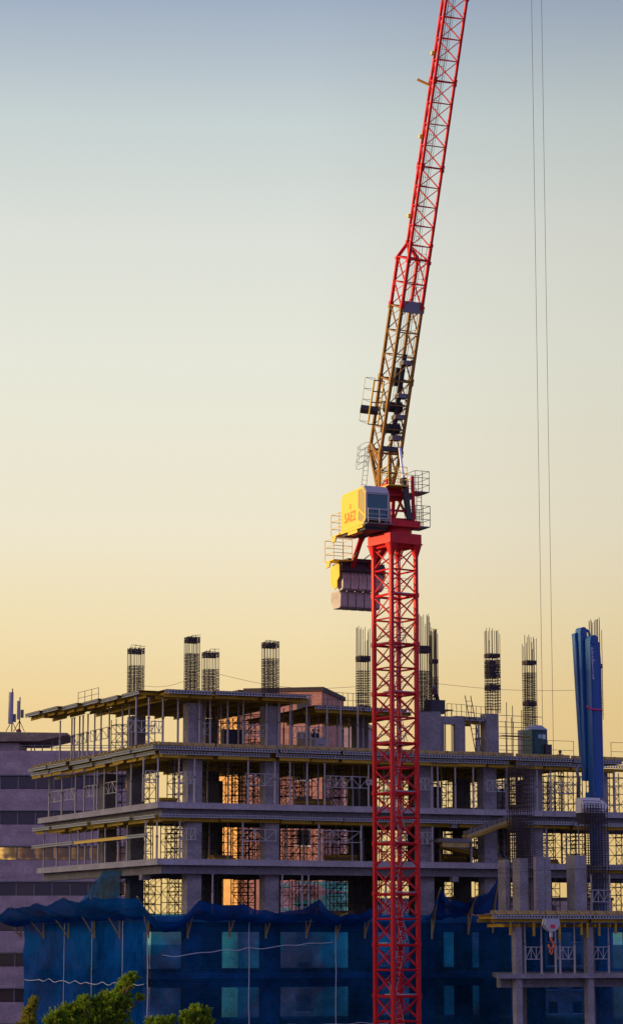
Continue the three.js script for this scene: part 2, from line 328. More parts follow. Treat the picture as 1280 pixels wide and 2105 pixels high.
// ---------------------------------------------------------------- steel props
const propGeo = { base: boxAt(-0.1, 0.1, 0, 0.015, -0.1, 0.1) };
function makeProp(name, label, group, H2, thick = 1, m = M.prop) {
  const t = thing(name, label, 'prop', group);
  part(t, 'base_plate', propGeo.base, M.prop);
  rod(t, 'outer_tube', V3(0, 0.015, 0), V3(0, H2 * 0.56, 0), 0.075 * thick, m);
  rod(t, 'collar', V3(0, H2 * 0.56, 0), V3(0, H2 * 0.56 + 0.12, 0), 0.1 * thick, M.steel);
  rod(t, 'inner_tube', V3(0, H2 * 0.56 + 0.12, 0), V3(0, H2 - 0.015, 0), 0.055 * thick, m);
  const h = part(t, 'head_plate', propGeo.base, M.prop); h.position.y = H2 - 0.015;
  return t;
}
const propOf = new Map();
function prop(u, y, v, H2, label, group, thick = 1) {
  const k = H2.toFixed(2) + thick; let p;
  if (propOf.has(k)) p = copy(propOf.get(k), label); else { p = makeProp('shoring_prop', label, group, H2, thick); propOf.set(k, p); }
  p.userData = { label, category: 'prop', group }; place(p, u, y, v); return p;
}
const clear = { 3: FH - 0.41, 4: FH - 1.22, 5: FH - 0.81, 6: FH - 0.49 };
const FRONTPROPS = { 3: [437, 580, 621, 634, 792], 4: [300, 323, 370, 499, 655, 742, 806, 888, 968, 1092, 1122], 5: [295, 325, 368, 400, 510, 565, 596, 631, 667, 757, 812, 887, 899, 935, 972, 1041, 1103, 1131, 1262], 6: [280, 306, 335, 366, 410, 432, 468, 500, 548, 573, 596, 630, 672, 700, 735] };
const FLANKPROPS = { 4: [91, 118, 145, 162, 176, 190, 203, 217, 244, 262], 5: [102, 128, 156, 174, 195, 201, 215, 241, 270], 6: [124, 148, 153, 164, 171, 181, 195, 208, 225, 252, 266] };
for (const s of [3, 4, 5, 6]) {
  const y = LV[s] + (s === 6 ? 0.03 : 0.001);
  const vf = s === 6 ? 0.9 : s === 5 ? 0.25 : 0.35;
  FRONTPROPS[s].forEach((px, i) => prop(uAt(px, vf, y + 1.5), y, vf, s === 3 ? FH - 0.96 + 0.55 * 0 : clear[s], `${ord(i + 1)} steel prop from the corner, front edge of the ${STOREY[s]}`, `front props of the ${STOREY[s]}`));
  (FLANKPROPS[s] ?? []).forEach((px, i) => prop(0.35 - (s === 6 ? 0.25 : 0), y, vAt(px, 0.35 - (s === 6 ? 0.25 : 0), y + 1.5), clear[s], `${ord(FLANKPROPS[s].length - i)} steel prop from the corner, flank edge of the ${STOREY[s]}`, `flank props of the ${STOREY[s]}`));
  // props standing deeper inside each storey
  if (s > 3) for (let i = 0; i < 26; i++) { const u = 3.9 + (i % 13) * (s === 6 ? 1.05 : 2.35) + rr(-0.3, 0.3), v = 3.6 + Math.floor(i / 13) * 3.4 + rr(-0.4, 0.4); if (FRONTU.some((c) => Math.abs(u - c) < 0.8)) continue; prop(u, y, v, s === 4 ? FH - 0.41 : s === 5 ? FH - 0.23 : FH - 0.25, `${ord(i % 13 + 1)} inner steel prop from the corner, ${i < 13 ? 'front' : 'second'} row of the ${STOREY[s]}`, `inner props of the ${STOREY[s]}`, 0.8); }
}
// annex props, with guard frames between them
[1078, 1112, 1141, 1150, 1180, 1214, 1250].forEach((px, i) => prop(uAt(px, VA + 0.6, 12), LV[2] + 0.001, VA + 0.6, FH - 0.47, `${ord(i + 1)} steel prop from the crane on the middle annex floor`, 'props of the annex'));
[1214, 1252].forEach((px, i) => prop(uAt(px, VA + 2.9, 16), LV[3] + 0.035, VA + 2.9, 2.62, `${ord(i + 1)} steel prop from the crane on the upper annex deck`, 'props of the annex deck'));

// ---------------------------------------------------------------- lattice guard frames
function guardFrame(L, label, group) {
  const t = thing('guard_lattice', label, 'guard lattice', group), h = 0.75, r = 0.03;
  rod(t, 'top_tube', V3(0, h, 0), V3(L, h, 0), r, M.frame); rod(t, 'bottom_tube', V3(0, 0, 0), V3(L, 0, 0), r, M.frame);
  for (const x of [0, L / 3, 2 * L / 3, L]) rod(t, 'post', V3(x, 0, 0), V3(x, h, 0), r * 0.85, M.frame);
  rod(t, 'brace', V3(0.03, 0.03, 0), V3(L / 3, h - 0.03, 0), r * 0.75, M.frame); rod(t, 'brace', V3(L / 3, h - 0.03, 0), V3(2 * L / 3, 0.03, 0), r * 0.75, M.frame); rod(t, 'brace', V3(2 * L / 3, 0.03, 0), V3(L, h - 0.03, 0), r * 0.75, M.frame);
  return t;
}
const gcount = {};
for (const [s, p0, p1] of [[4, 375, 402], [4, 501, 567], [4, 655, 740], [4, 858, 888], [5, 300, 326], [5, 370, 402], [5, 505, 564], [5, 667, 702], [5, 705, 757], [5, 856, 882], [5, 1000, 1036], [5, 1140, 1176], [6, 262, 306], [6, 311, 335], [6, 400, 432], [6, 505, 548], [6, 600, 630], [6, 636, 672]]) {
  const v = s === 6 ? 1.1 : s === 5 ? 0.45 : 0.55, y = LV[s] + (s === 6 ? 0.9 : 1.25), u0 = uAt(p0, v, y), u1 = uAt(p1, v, y);
  gcount[s] = (gcount[s] ?? 0) + 1;
  place(guardFrame(u1 - u0, `${ord(gcount[s])} braced guard lattice from the corner, front of the ${STOREY[s]}`, `guard frames on the front of the ${STOREY[s]}`), u0, y, v);
}
[[5, 105, 128], [5, 130, 155], [5, 177, 198], [5, 215, 240], [6, 150, 178], [6, 186, 222]].forEach(([s, p0, p1], i) => {
  const u = 0.5, y = LV[s] + (s === 6 ? 1.3 : 1.1), v0 = vAt(p1, u, y), v1 = vAt(p0, u, y), t = guardFrame(v1 - v0, `${ord(6 - i)} pale guard lattice from the corner along the flank`, 'guard frames on the flank');
  t.position.copy(B(u, y, v0)); t.rotation.y = YAW + Math.PI / 2;
});
[[1080, 1112], [1145, 1178], [1217, 1250]].forEach(([p0, p1], i) => { const u0 = uAt(p0, VA + 0.75, 12), u1 = uAt(p1, VA + 0.75, 12); place(guardFrame(u1 - u0, `${ord(i + 1)} guard frame from the crane on the middle annex floor`, 'guard frames of the annex'), u0, LV[2] + 0.9, VA + 0.75); });
{ const u0 = uAt(1217, VA + 3.1, 16), u1 = uAt(1251, VA + 3.1, 16); place(guardFrame(u1 - u0, 'single guard frame on the upper annex deck beside the corner column', 'guard frames of the annex'), u0, LV[3] + 0.9, VA + 3.1); }
// walkway girders hung across the flank of the second storey
[[66, 150, 1722, true], [152, 262, 1712, false], [258, 302, 1708, true]].forEach(([p0, p1, py, grey], i) => {
  const u = -0.1, y = LV[4] + 1.45, v0 = vAt(p1, u, y), v1 = vAt(p0, u, y), L = Math.round((v1 - v0) * 5) / 5, t = thing('walkway_girder', ['long perforated grey girder at the far end of the flank walkway', 'yellow timber girder in the middle of the flank walkway', 'short perforated girder of the flank walkway next to the corner'][i], 'girder', 'girders of the flank walkway');
  put(t, 'girder', grey ? joistGeo(L) : girderGeo(L), grey ? M.galv : M.yellowPaint, 0, 0, 0);
  for (const s of [-1, 1]) rod(t, 'hanger', V3(s * L * 0.42, 0, 0), V3(s * L * 0.42, -0.4, 0), 0.025, M.frame);
  t.position.copy(B(u, y, (v0 + v1) / 2)); t.rotation.y = YAW + Math.PI / 2;
});

// ---------------------------------------------------------------- shoring towers deep inside the storeys
function tower(H2, label, group) {
  const t = thing('scaffold_tower', label, 'scaffold', group), a = 0.62, r = 0.035, c = [[-a, -a], [a, -a], [a, a], [-a, a]];
  for (const [x, z] of c) rod(t, 'standard', V3(x, 0, z), V3(x, H2, z), r, M.scaffold);
  for (const f of [0.08, 0.3, 0.52, 0.7, 0.88]) for (let i = 0; i < 4; i++) { if (i % 2 && f !== 0.88) continue; const [x, z] = c[i], [x2, z2] = c[(i + 1) % 4]; rod(t, 'ledger', V3(x, H2 * f, z), V3(x2, H2 * f, z2), r * 0.8, M.scaffold); }
  for (const i of [0, 2]) { const [x, z] = c[i], [x2, z2] = c[(i + 1) % 4]; for (const [f, g] of [[0.08, 0.52], [0.52, 0.88]]) { rod(t, 'cross_brace', V3(x, H2 * f, z), V3(x2, H2 * g, z2), r * 0.55, M.scaffold); rod(t, 'cross_brace', V3(x, H2 * g, z), V3(x2, H2 * f, z2), r * 0.55, M.scaffold); } }
  return t;
}
const towers = {};
for (const s of [3, 4, 5, 6]) for (const v of [8.6, 15.2, 20.4]) {
  const us = []; let tn = 0; const last = s === 6 ? 14 : 41.2;
  for (let u = 4.6; u < last; u += s === 3 ? 2.5 : 1.95) us.push(u + rr(-0.25, 0.25));
  for (const u of us) {
    if (rnd() < (v > 18 ? 0.25 : 0.4)) continue;
    const H2 = s === 6 ? FH - 0.25 : s === 5 ? FH - 0.23 : FH - 0.41, label = `${ord(++tn)} dark scaffold tower from the corner, ${v < 10 ? 'front' : v < 18 ? 'middle' : 'rear'} row of the ${STOREY[s]}`, group = `scaffold towers of the ${STOREY[s]}`;
    const t = towers[s] ? copy(towers[s], label) : (towers[s] = tower(H2, label, group)); place(t, u, LV[s] + (s === 6 ? 0.03 : 0.001), v); t.rotation.y = YAW + rr(-0.05, 0.05);
  }
}

// ---------------------------------------------------------------- rebar cages
function cage(label, w, d, H2, opt = {}) {
  const t = thing('rebar_cage', label, 'rebar', opt.group), nx = opt.nx ?? 5, nz = opt.nz ?? 4, r = 0.022;
  const dow = opt.dowel ?? 0, top = H2;
  for (let i = 0; i < nx; i++) for (let j = 0; j < nz; j++) { if (i && i < nx - 1 && j && j < nz - 1) continue; const x = -w / 2 + w * i / (nx - 1), z = -d / 2 + d * j / (nz - 1), hh = dow ? top - rnd() * 0.35 * (rnd() < 0.4 ? 3 : 1) : top; rod(t, 'bar', V3(x, 0, z), V3(x + rr(-0.02, 0.02) * (dow ? 2 : 1), hh, z), r, M.rust); }
  const ring = opt.ring ?? (opt.ring = mergeGeometries([boxAt(-w / 2 - 0.03, w / 2 + 0.03, -0.014, 0.014, d / 2, d / 2 + 0.03), boxAt(-w / 2 - 0.03, w / 2 + 0.03, -0.014, 0.014, -d / 2 - 0.03, -d / 2), boxAt(-w / 2 - 0.03, -w / 2, -0.014, 0.014, -d / 2, d / 2), boxAt(w / 2, w / 2 + 0.03, -0.014, 0.014, -d / 2, d / 2), boxAt(-w / 2, w / 2, -0.012, 0.012, -0.2, -0.17), boxAt(-0.17, -0.14, -0.012, 0.012, -d / 2, d / 2), boxAt(0.14, 0.17, -0.012, 0.012, -d / 2, d / 2)]));
  for (const [a, b, st] of opt.stirrups ?? [[0.05, H2, 0.14]]) for (let y = a * H2; y < b * H2; y += st) { const s = part(t, 'stirrup', ring, M.rust); s.position.set(rr(-0.012, 0.012), y + rr(-0.012, 0.012), 0); s.rotation.set(rr(-0.02, 0.02), 0, rr(-0.02, 0.02)); }
  if (opt.hooks) for (let i = 0; i < 3; i++) { const x = -w * 0.4 + i * w * 0.35, hk = sub(t, 'bent_bar'); const y = H2 + rr(0.02, 0.2); rod(hk, 'bar', V3(x, H2 - 0.3, rr(-0.3, 0.3)), V3(x, y, 0), r * 0.8, M.rust); rod(hk, 'hook', V3(x, y, 0), V3(x + w * 0.45, y + 0.03, 0), r * 0.8, M.rust); }
  return t;
}
const topStir = [[0, 0.7, 0.1], [0.9, 1, 0.06]];
function cageAt(label, p0, p1, py0, py1, v, base, opt) {
  const y0 = base, u0 = uAt(p0, v, y0 + 2), u1 = uAt(p1, v, y0 + 2), w = (u1 - u0) * 0.72, uc = (u0 + u1) / 2, y1 = hAt(py0, B(uc, 0, v));
  return place(cage(label, w, w * 0.95, y1 - y0, opt), uc, y0, v);
}
const g1 = 'rebar cages on the top deck', g2 = 'rebar cages beyond the mast';
cageAt('rebar cage on the deck nearest the far flank, standing alone', 262, 297, 1332, 1430, 12.3, LV[7] + 0.03, { stirrups: topStir, hooks: true, group: g1 });
cageAt('tallest tied rebar cage on the top deck, beside a shorter one', 379, 411, 1310, 1420, 1.7, LV[7] + 0.03, { stirrups: topStir, hooks: true, group: g1 });
cageAt('shorter rebar cage with a bent bar beside the tallest one', 415, 450, 1340, 1420, 12.3, LV[7] + 0.03, { stirrups: topStir, hooks: true, group: g1 });
cageAt('single rebar cage midway between the paired cages and the mast', 538, 573, 1321, 1425, 1.7, LV[7] + 0.03, { stirrups: topStir, hooks: true, group: g1 });
const dw = [[0.02, 0.36, 0.16], [0.5, 0.53, 0.03], [0.08, 0.14, 0.04]];
cageAt('tall-barred rebar cage just behind the mast, on the corner-facing face', 732, 760, 1287, 1450, 6.9, LV[7] - 0.47, { stirrups: [[0.03, 0.5, 0.17], [0.6, 0.66, 0.03], [0, 0.1, 0.05]], dowel: 1, group: g2 });
{
  const base = (px, py, v) => hAt(py, B(uAt(px, v, 28), 0, v));
  cageAt('densest rebar cage rising directly past the mast with long bars', 854, 884, 1262, 1463, 1.95, base(872, 1463, 1.95), { stirrups: [[0, 0.42, 0.09], [0.6, 0.67, 0.03]], dowel: 1, nx: 7, group: g2 });
  cageAt('lower rebar cage attached to the densest one, behind the workers', 884, 900, 1290, 1462, 3.2, LV[6] + 0.1, { stirrups: [[0.5, 0.62, 0.1], [0.72, 0.75, 0.03]], dowel: 1, group: g2 });
  cageAt('rebar cage on the round-cornered column next to the leaning ladder', 997, 1026, 1290, 1467, 2.1, base(1012, 1467, 2.1), { stirrups: [[0.05, 0.55, 0.2], [0.27, 0.33, 0.04], [0.65, 0.69, 0.03], [0.42, 0.62, 0.06]], dowel: 1, group: g2 });
  cageAt('rebar cage rising behind the green toilet cabin', 1075, 1101, 1304, 1500, 6.45, base(1088, 1500, 6.45), { stirrups: [[0.05, 0.6, 0.13], [0.25, 0.3, 0.04], [0.68, 0.72, 0.03]], dowel: 1, group: g2 });
  cageAt('rebar cage rising behind the blue pump boom', 1210, 1236, 1269, 1480, 4.45, base(1224, 1480, 4.45), { stirrups: [[0.05, 0.55, 0.13], [0.5, 0.54, 0.03]], dowel: 1, group: g2 });
  // two cages of the annex, before the main frame
  cageAt('tall dark rebar cage standing before the stair bay on the annex columns', 1046, 1096, 1566, 1764, VA + 3.9, LV[3] + 0.04, { stirrups: [[0.3, 0.62, 0.1], [0.62, 0.98, 0.28]], dowel: 1, nx: 9, nz: 5, group: 'rebar cages of the annex' });
  cageAt('dense rebar cage before the white pump cabinet on the annex', 1200, 1247, 1652, 1780, VA + 5, LV[3] + 0.04, { stirrups: [[0.1, 0.97, 0.16]], nx: 7, nz: 4, group: 'rebar cages of the annex' });
}

// ---------------------------------------------------------------- blue nets
function sheet(name, label, grid, nu, nv, m) {
  const g = new THREE.PlaneGeometry(1, 1, nu, nv), p = g.attributes.position, uv = g.attributes.uv; let len = 0;
  for (let j = 0; j <= nv; j++) for (let i = 0; i <= nu; i++) { const k = j * (nu + 1) + i, q = grid(i / nu, 1 - j / nv); p.setXYZ(k, q.x, q.y, q.z); }
  for (let j = 0; j <= nv; j++) { let s = 0; for (let i = 0; i <= nu; i++) { const k = j * (nu + 1) + i; if (i) s += Math.hypot(p.getX(k) - p.getX(k - 1), p.getZ(k) - p.getZ(k - 1)); uv.setXY(k, s * 0.1, (1 - j / nv) * 14.6 * 0.1); } }
  g.computeVertexNormals();
  const o = new THREE.Mesh(g, m); o.name = numbered(name); o.userData = { label, category: 'net', group: 'blue safety nets' }; scene.add(o); return o;
}
const wav = (a, b) => 0.1 * Math.sin(a * 1.7 + Math.sin(b * 0.9) * 1.3) + 0.06 * Math.sin(b * 2.3 + a * 0.6) + 0.03 * Math.sin(a * 5.1 + b * 3.7);
const NETTOP = LV[3] + 0.1, netU1 = uAt(1290, -0.7, 14);
sheet('safety_net', 'blue net curtain over the lower storeys along the front', (s, t) => { const u = -0.7 + (netU1 + 0.7) * s, y = 0.3 + (NETTOP - 0.3) * t; return B(u, y, -0.75 + wav(u, y) * 0.8); }, 150, 60, M.net);
sheet('safety_net', 'blue net curtain over the lower storeys along the flank', (s, t) => { const v = -0.7 + (VEND + 0.9) * s, y = 0.3 + (NETTOP - 0.3) * t; return B(-0.75 + wav(v, y) * 0.8, y, v); }, 100, 60, M.netDense);
sheet('safety_net', 'pale blue net hung across the rear of the lower storeys', (s, t) => { const u = -0.5 + (UEND + 0.5) * s, y = 0.3 + (LV[3] + 0.2 - 0.3) * t; return B(u, y, VEND + 0.6 + wav(u, y)); }, 100, 40, M.netRear);
sheet('safety_net', 'pale blue tarpaulin net hung behind the bay beside the mast', (s, t) => { const a = uAt(575, VEND + 0.6, 16), b = uAt(735, VEND + 0.6, 16), u = a + (b - a) * s, y = LV[3] + 0.3 + 2.6 * t; return B(u, y, VEND + 0.6 + wav(u, y)); }, 30, 12, M.netRear);
sheet('safety_net', 'blue net end wall hung on the flank of the net-level storey', (s, t) => { const v = 8 + 9 * s, y = LV[3] + 3.1 * t * (0.25 + 0.75 * Math.min(1, (1 - s) * 1.6)); return B(0.3 + wav(v, y) * 0.4, y, v); }, 40, 20, M.net);
// the flared catch net on its brackets
{
  const st = [];                                              // stations: wall point, outer point
  const fl = (v, out, dh) => st.push([B(-0.8, LV[3] - 0.15, v), B(-0.8 - out, LV[3] + dh, v)]);
  const fr = (px, out, dh) => { const u = uAt(px, -0.8, 14.6); st.push([B(u, LV[3] - 0.15, -0.8), B(u, LV[3] + dh, -0.8 - out)]); };
  fl(VEND + 0.6, 3.0, 0.55); fl(20.5, 2.7, 0.75); fl(15, 2.6, 0.95); fl(9.5, 2.4, 1.3); fl(4.5, 2.2, 1.2);
  st.push([B(-0.8, LV[3] - 0.15, -0.8), B(-2.2, LV[3] + 1.15, -2.3)]);
  fr(385, 2.2, 1.0); fr(470, 2.3, 0.75); fr(545, 2.0, 0.2); fr(628, 2.4, 1.05); fr(690, 1.8, 0.15); fr(748, 1.9, 0.65);
  const seg = st.length - 1;
  const at = (k, t, f) => st[k][0].clone().lerp(st[k][1], t).lerp(st[k + 1][0].clone().lerp(st[k + 1][1], t), f);
  sheet('catch_net', 'billowing dark blue catch net flaring out above the curtain on timber brackets', (s, t) => {
    const x = Math.min(seg - 1e-6, s * seg), k = Math.floor(x), f = x - k, p = at(k, t, f);
    p.y -= Math.sin(Math.PI * f) * (0.25 + 0.75 * t) * [0.5, 0.15, 0.35, 0.3, 0.12, 1.7, 0.25, 0.15, 0.2, 0.55, 0.2][k] + Math.sin(Math.PI * t) * 0.5; p.y += wav(x * 6, t * 5) * 0.5; return p;
  }, seg * 14, 12, M.netDense);
  const st2 = [];
  for (const [px, out, dh, wy] of [[868, 1.0, -0.2, -0.3], [885, 1.5, 1.9, -0.2], [915, 1.2, 1.0, -0.1], [960, 1.3, 1.3, 0.1], [1010, 1.1, 2.6, 0.2], [1026, 1.0, 2.7, 0.2]]) { const u = uAt(px, -0.8, 15); st2.push([B(u, LV[3] + wy, -0.8), B(u, LV[3] + dh, -0.8 - out)]); }
  sheet('catch_net', 'dark blue catch net bunched up between the mast and the annex columns', (s, t) => { const x = Math.min(4.99999, s * 5), k = Math.floor(x), f = x - k, p = st2[k][0].clone().lerp(st2[k][1], t).lerp(st2[k + 1][0].clone().lerp(st2[k + 1][1], t), f); p.y -= Math.sin(Math.PI * f) * t * 0.25; p.y += wav(x * 4, t * 4) * 0.8; return p; }, 70, 12, M.netDense);
  let n = 0;
  const bracket = (a, b) => {
    n++; const t = thing('net_bracket', `${ord(n)} timber bracket from the far flank holding up the catch net`, 'bracket', 'brackets of the catch net');
    const low = a.clone().setY(a.y - 1.3); t.position.copy(low);
    const L = (p) => p.clone().sub(low);
    bar(t, 'post', V3(0, 0, 0), L(a), 0.12, 0.12, M.timber); bar(t, 'arm', L(a), L(b), 0.1, 0.1, M.timber); bar(t, 'strut', V3(0, 0.15, 0), L(a.clone().lerp(b, 0.6)), 0.09, 0.09, M.timber);
  };
  for (const [a, b] of st) bracket(a.clone().add(a.clone().sub(b).setY(0).normalize().multiplyScalar(-0.12)), b);
  for (const [a, b] of [st2[1], st2[3], st2[4]]) bracket(a.clone().add(a.clone().sub(b).setY(0).normalize().multiplyScalar(-0.12)), b);
}
// white ropes tied to the curtain
{
  const ropeThing = (label, pts, r = 0.028) => { const c = new THREE.CatmullRomCurve3(pts), o = new THREE.Mesh(new THREE.TubeGeometry(c, pts.length * 5, r, 5), M.rope); o.name = numbered('tie_rope'); o.userData = { label, category: 'rope', group: 'ropes on the blue curtain' }; scene.add(o); };
  const down = (f, y0, y1) => { const p = []; for (let i = 0; i <= 12; i++) { const y = y1 + (y0 - y1) * i / 12; p.push(f(y, rr(-0.03, 0.03))); } return p; };
  [133, 190, 253].forEach((px, i) => { const v = vAt(px, -0.95, 12); ropeThing(`${ord(3 - i)} vertical white rope from the corner on the flank curtain`, down((y, j) => B(-0.98 + j * 0.3, y, v + j), 1, 14.3)); });
  ropeThing('vertical white rope at the corner of the curtain', down((y, j) => B(-0.95 + j, y, -0.95), 1, 13.6));
  [512, 690].forEach((px, i) => { const u = uAt(px, -1, 12); ropeThing(['vertical white rope on the front curtain nearer the corner', 'vertical white rope on the front curtain nearer the mast'][i], down((y, j) => B(u + j, y, -1), 1, 14.4)); });
  const across = (f, n, sag) => { const p = []; for (let i = 0; i <= n; i++) p.push(f(i / n, -Math.abs(Math.sin(i * 1.3)) * sag + rr(-0.05, 0.05))); return p; };
  ropeThing('slack white rope strung across the flank curtain', across((s, d) => B(-1.0, 10.3 + d, -0.5 + 25 * s), 22, 0.18));
  ropeThing('slack white rope strung across the upper front curtain', across((s, d) => B(0 + 12 * s, 12.1 + s * 0.9 + d, -1.02), 14, 0.14));
  ropeThing('slack white rope strung across the lower front curtain', across((s, d) => B(2 + 14 * s, 7.65 + d, -1.02), 14, 0.1), 0.022);
}

// ---------------------------------------------------------------- tower crane
const crane = thing('tower_crane', 'red luffing tower crane with yellow cab and steep lattice jib', 'crane');
const MX = 5.41, MZ = -163, MTOP = 38.3;
crane.position.set(MX, 0, MZ);
{
  const mast = rad(-56), a = 0.975, secH = MTOP / 12, corner = [[-a, -a], [a, -a], [a, a], [-a, a]].map(([x, z]) => V3(x, 0, z).applyAxisAngle(UP, mast));
  const P = (i, y) => corner[i % 4].clone().setY(y);
  bx(crane, 'base_block', -2.2, 2.2, 0, 0.9, -2.2, 2.2, M.blockGrey);
  for (let s = 0; s < 12; s++) {
    const g = sub(crane, 'mast_section'), y0 = s ? s * secH : 0.9, y1 = (s + 1) * secH, ym = (y0 + y1) / 2;
    for (let i = 0; i < 4; i++) {
      bar(g, 'leg', P(i, y0), P(i, y1), 0.23, 0.23, M.red, mast);
      bar(g, 'leg_collar', P(i, y1 - 0.16), P(i, y1 + 0.13), 0.3, 0.3, M.red, mast);
      for (const [b, t] of [[y0, ym], [ym, y1]]) { rod(g, 'diagonal', P(i, b + 0.12), P(i + 1, t - 0.1), 0.048, M.red); rod(g, 'diagonal', P(i, t - 0.1), P(i + 1, b + 0.12), 0.04, M.red); }
      bar(g, 'horizontal', P(i, ym), P(i + 1, ym), 0.09, 0.08, M.red); bar(g, 'horizontal', P(i, y1 - 0.05), P(i + 1, y1 - 0.05), 0.13, 0.11, M.red);
    }
    if (s < 1) continue;
    const side = s % 2 ? 1 : -1, lad = sub(crane, 'ladder'), pl = sub(crane, 'rest_platform');
    const tilt = V3(0.42 * side, 0, 0.1).applyAxisAngle(UP, mast * 0.3), o1 = V3(0.1, y0 + 0.12, 0.1).addScaledVector(tilt, -1), o2 = V3(0.1, y1 + 0.9, 0.1).add(tilt), dx = V3(0.2, 0, -0.06);
    for (const k of [-1, 1]) rod(lad, 'rail', o1.clone().addScaledVector(dx, k), o2.clone().addScaledVector(dx, k), 0.022, M.greyPaint);
    for (let r = 1; r < 12; r++) { const p = o1.clone().lerp(o2, r / 12); rod(lad, 'rung', p.clone().sub(dx), p.clone().add(dx), 0.014, M.greyPaint); }
    const q = part(pl, 'plate', boxGeo(1.1, 0.05, 1.7), M.greyPaint); q.position.set(0, y0 + 0.09, 0); q.rotation.y = mast; q.position.add(V3(0.38 * side, 0, 0).applyAxisAngle(UP, mast));
    for (const h of [0.55, 1.05]) for (let i = 0; i < 4; i++) { const c1 = corner[i].clone().multiplyScalar(0.8).setY(y0 + h), c2 = corner[(i + 1) % 4].clone().multiplyScalar(0.8).setY(y0 + h); rod(pl, 'guard_rail', c1, c2, 0.013, M.steel); }
  }
  // head with its corner gussets
  const hd = sub(crane, 'mast_head');
  const head = part(hd, 'head_box', boxGeo(2.5, 0.62, 2.5), M.red); head.position.y = MTOP + 0.45; head.rotation.y = mast;
  const lipTop = part(hd, 'head_lip', boxGeo(2.62, 0.07, 2.62), M.red); lipTop.position.y = MTOP + 0.1; lipTop.rotation.y = mast;
  for (let i = 0; i < 4; i++) { const gs = new THREE.CylinderGeometry(0.4, 0.14, 0.85, 4), m = part(hd, 'gusset', gs, M.red); m.position.copy(corner[i]).setY(MTOP - 0.36); m.rotation.y = mast + Math.PI / 4; }
  const lampB = part(hd, 'ring', new THREE.CylinderGeometry(1.12, 1.12, 0.36, 28), M.red); lampB.position.y = MTOP + 0.96;
}
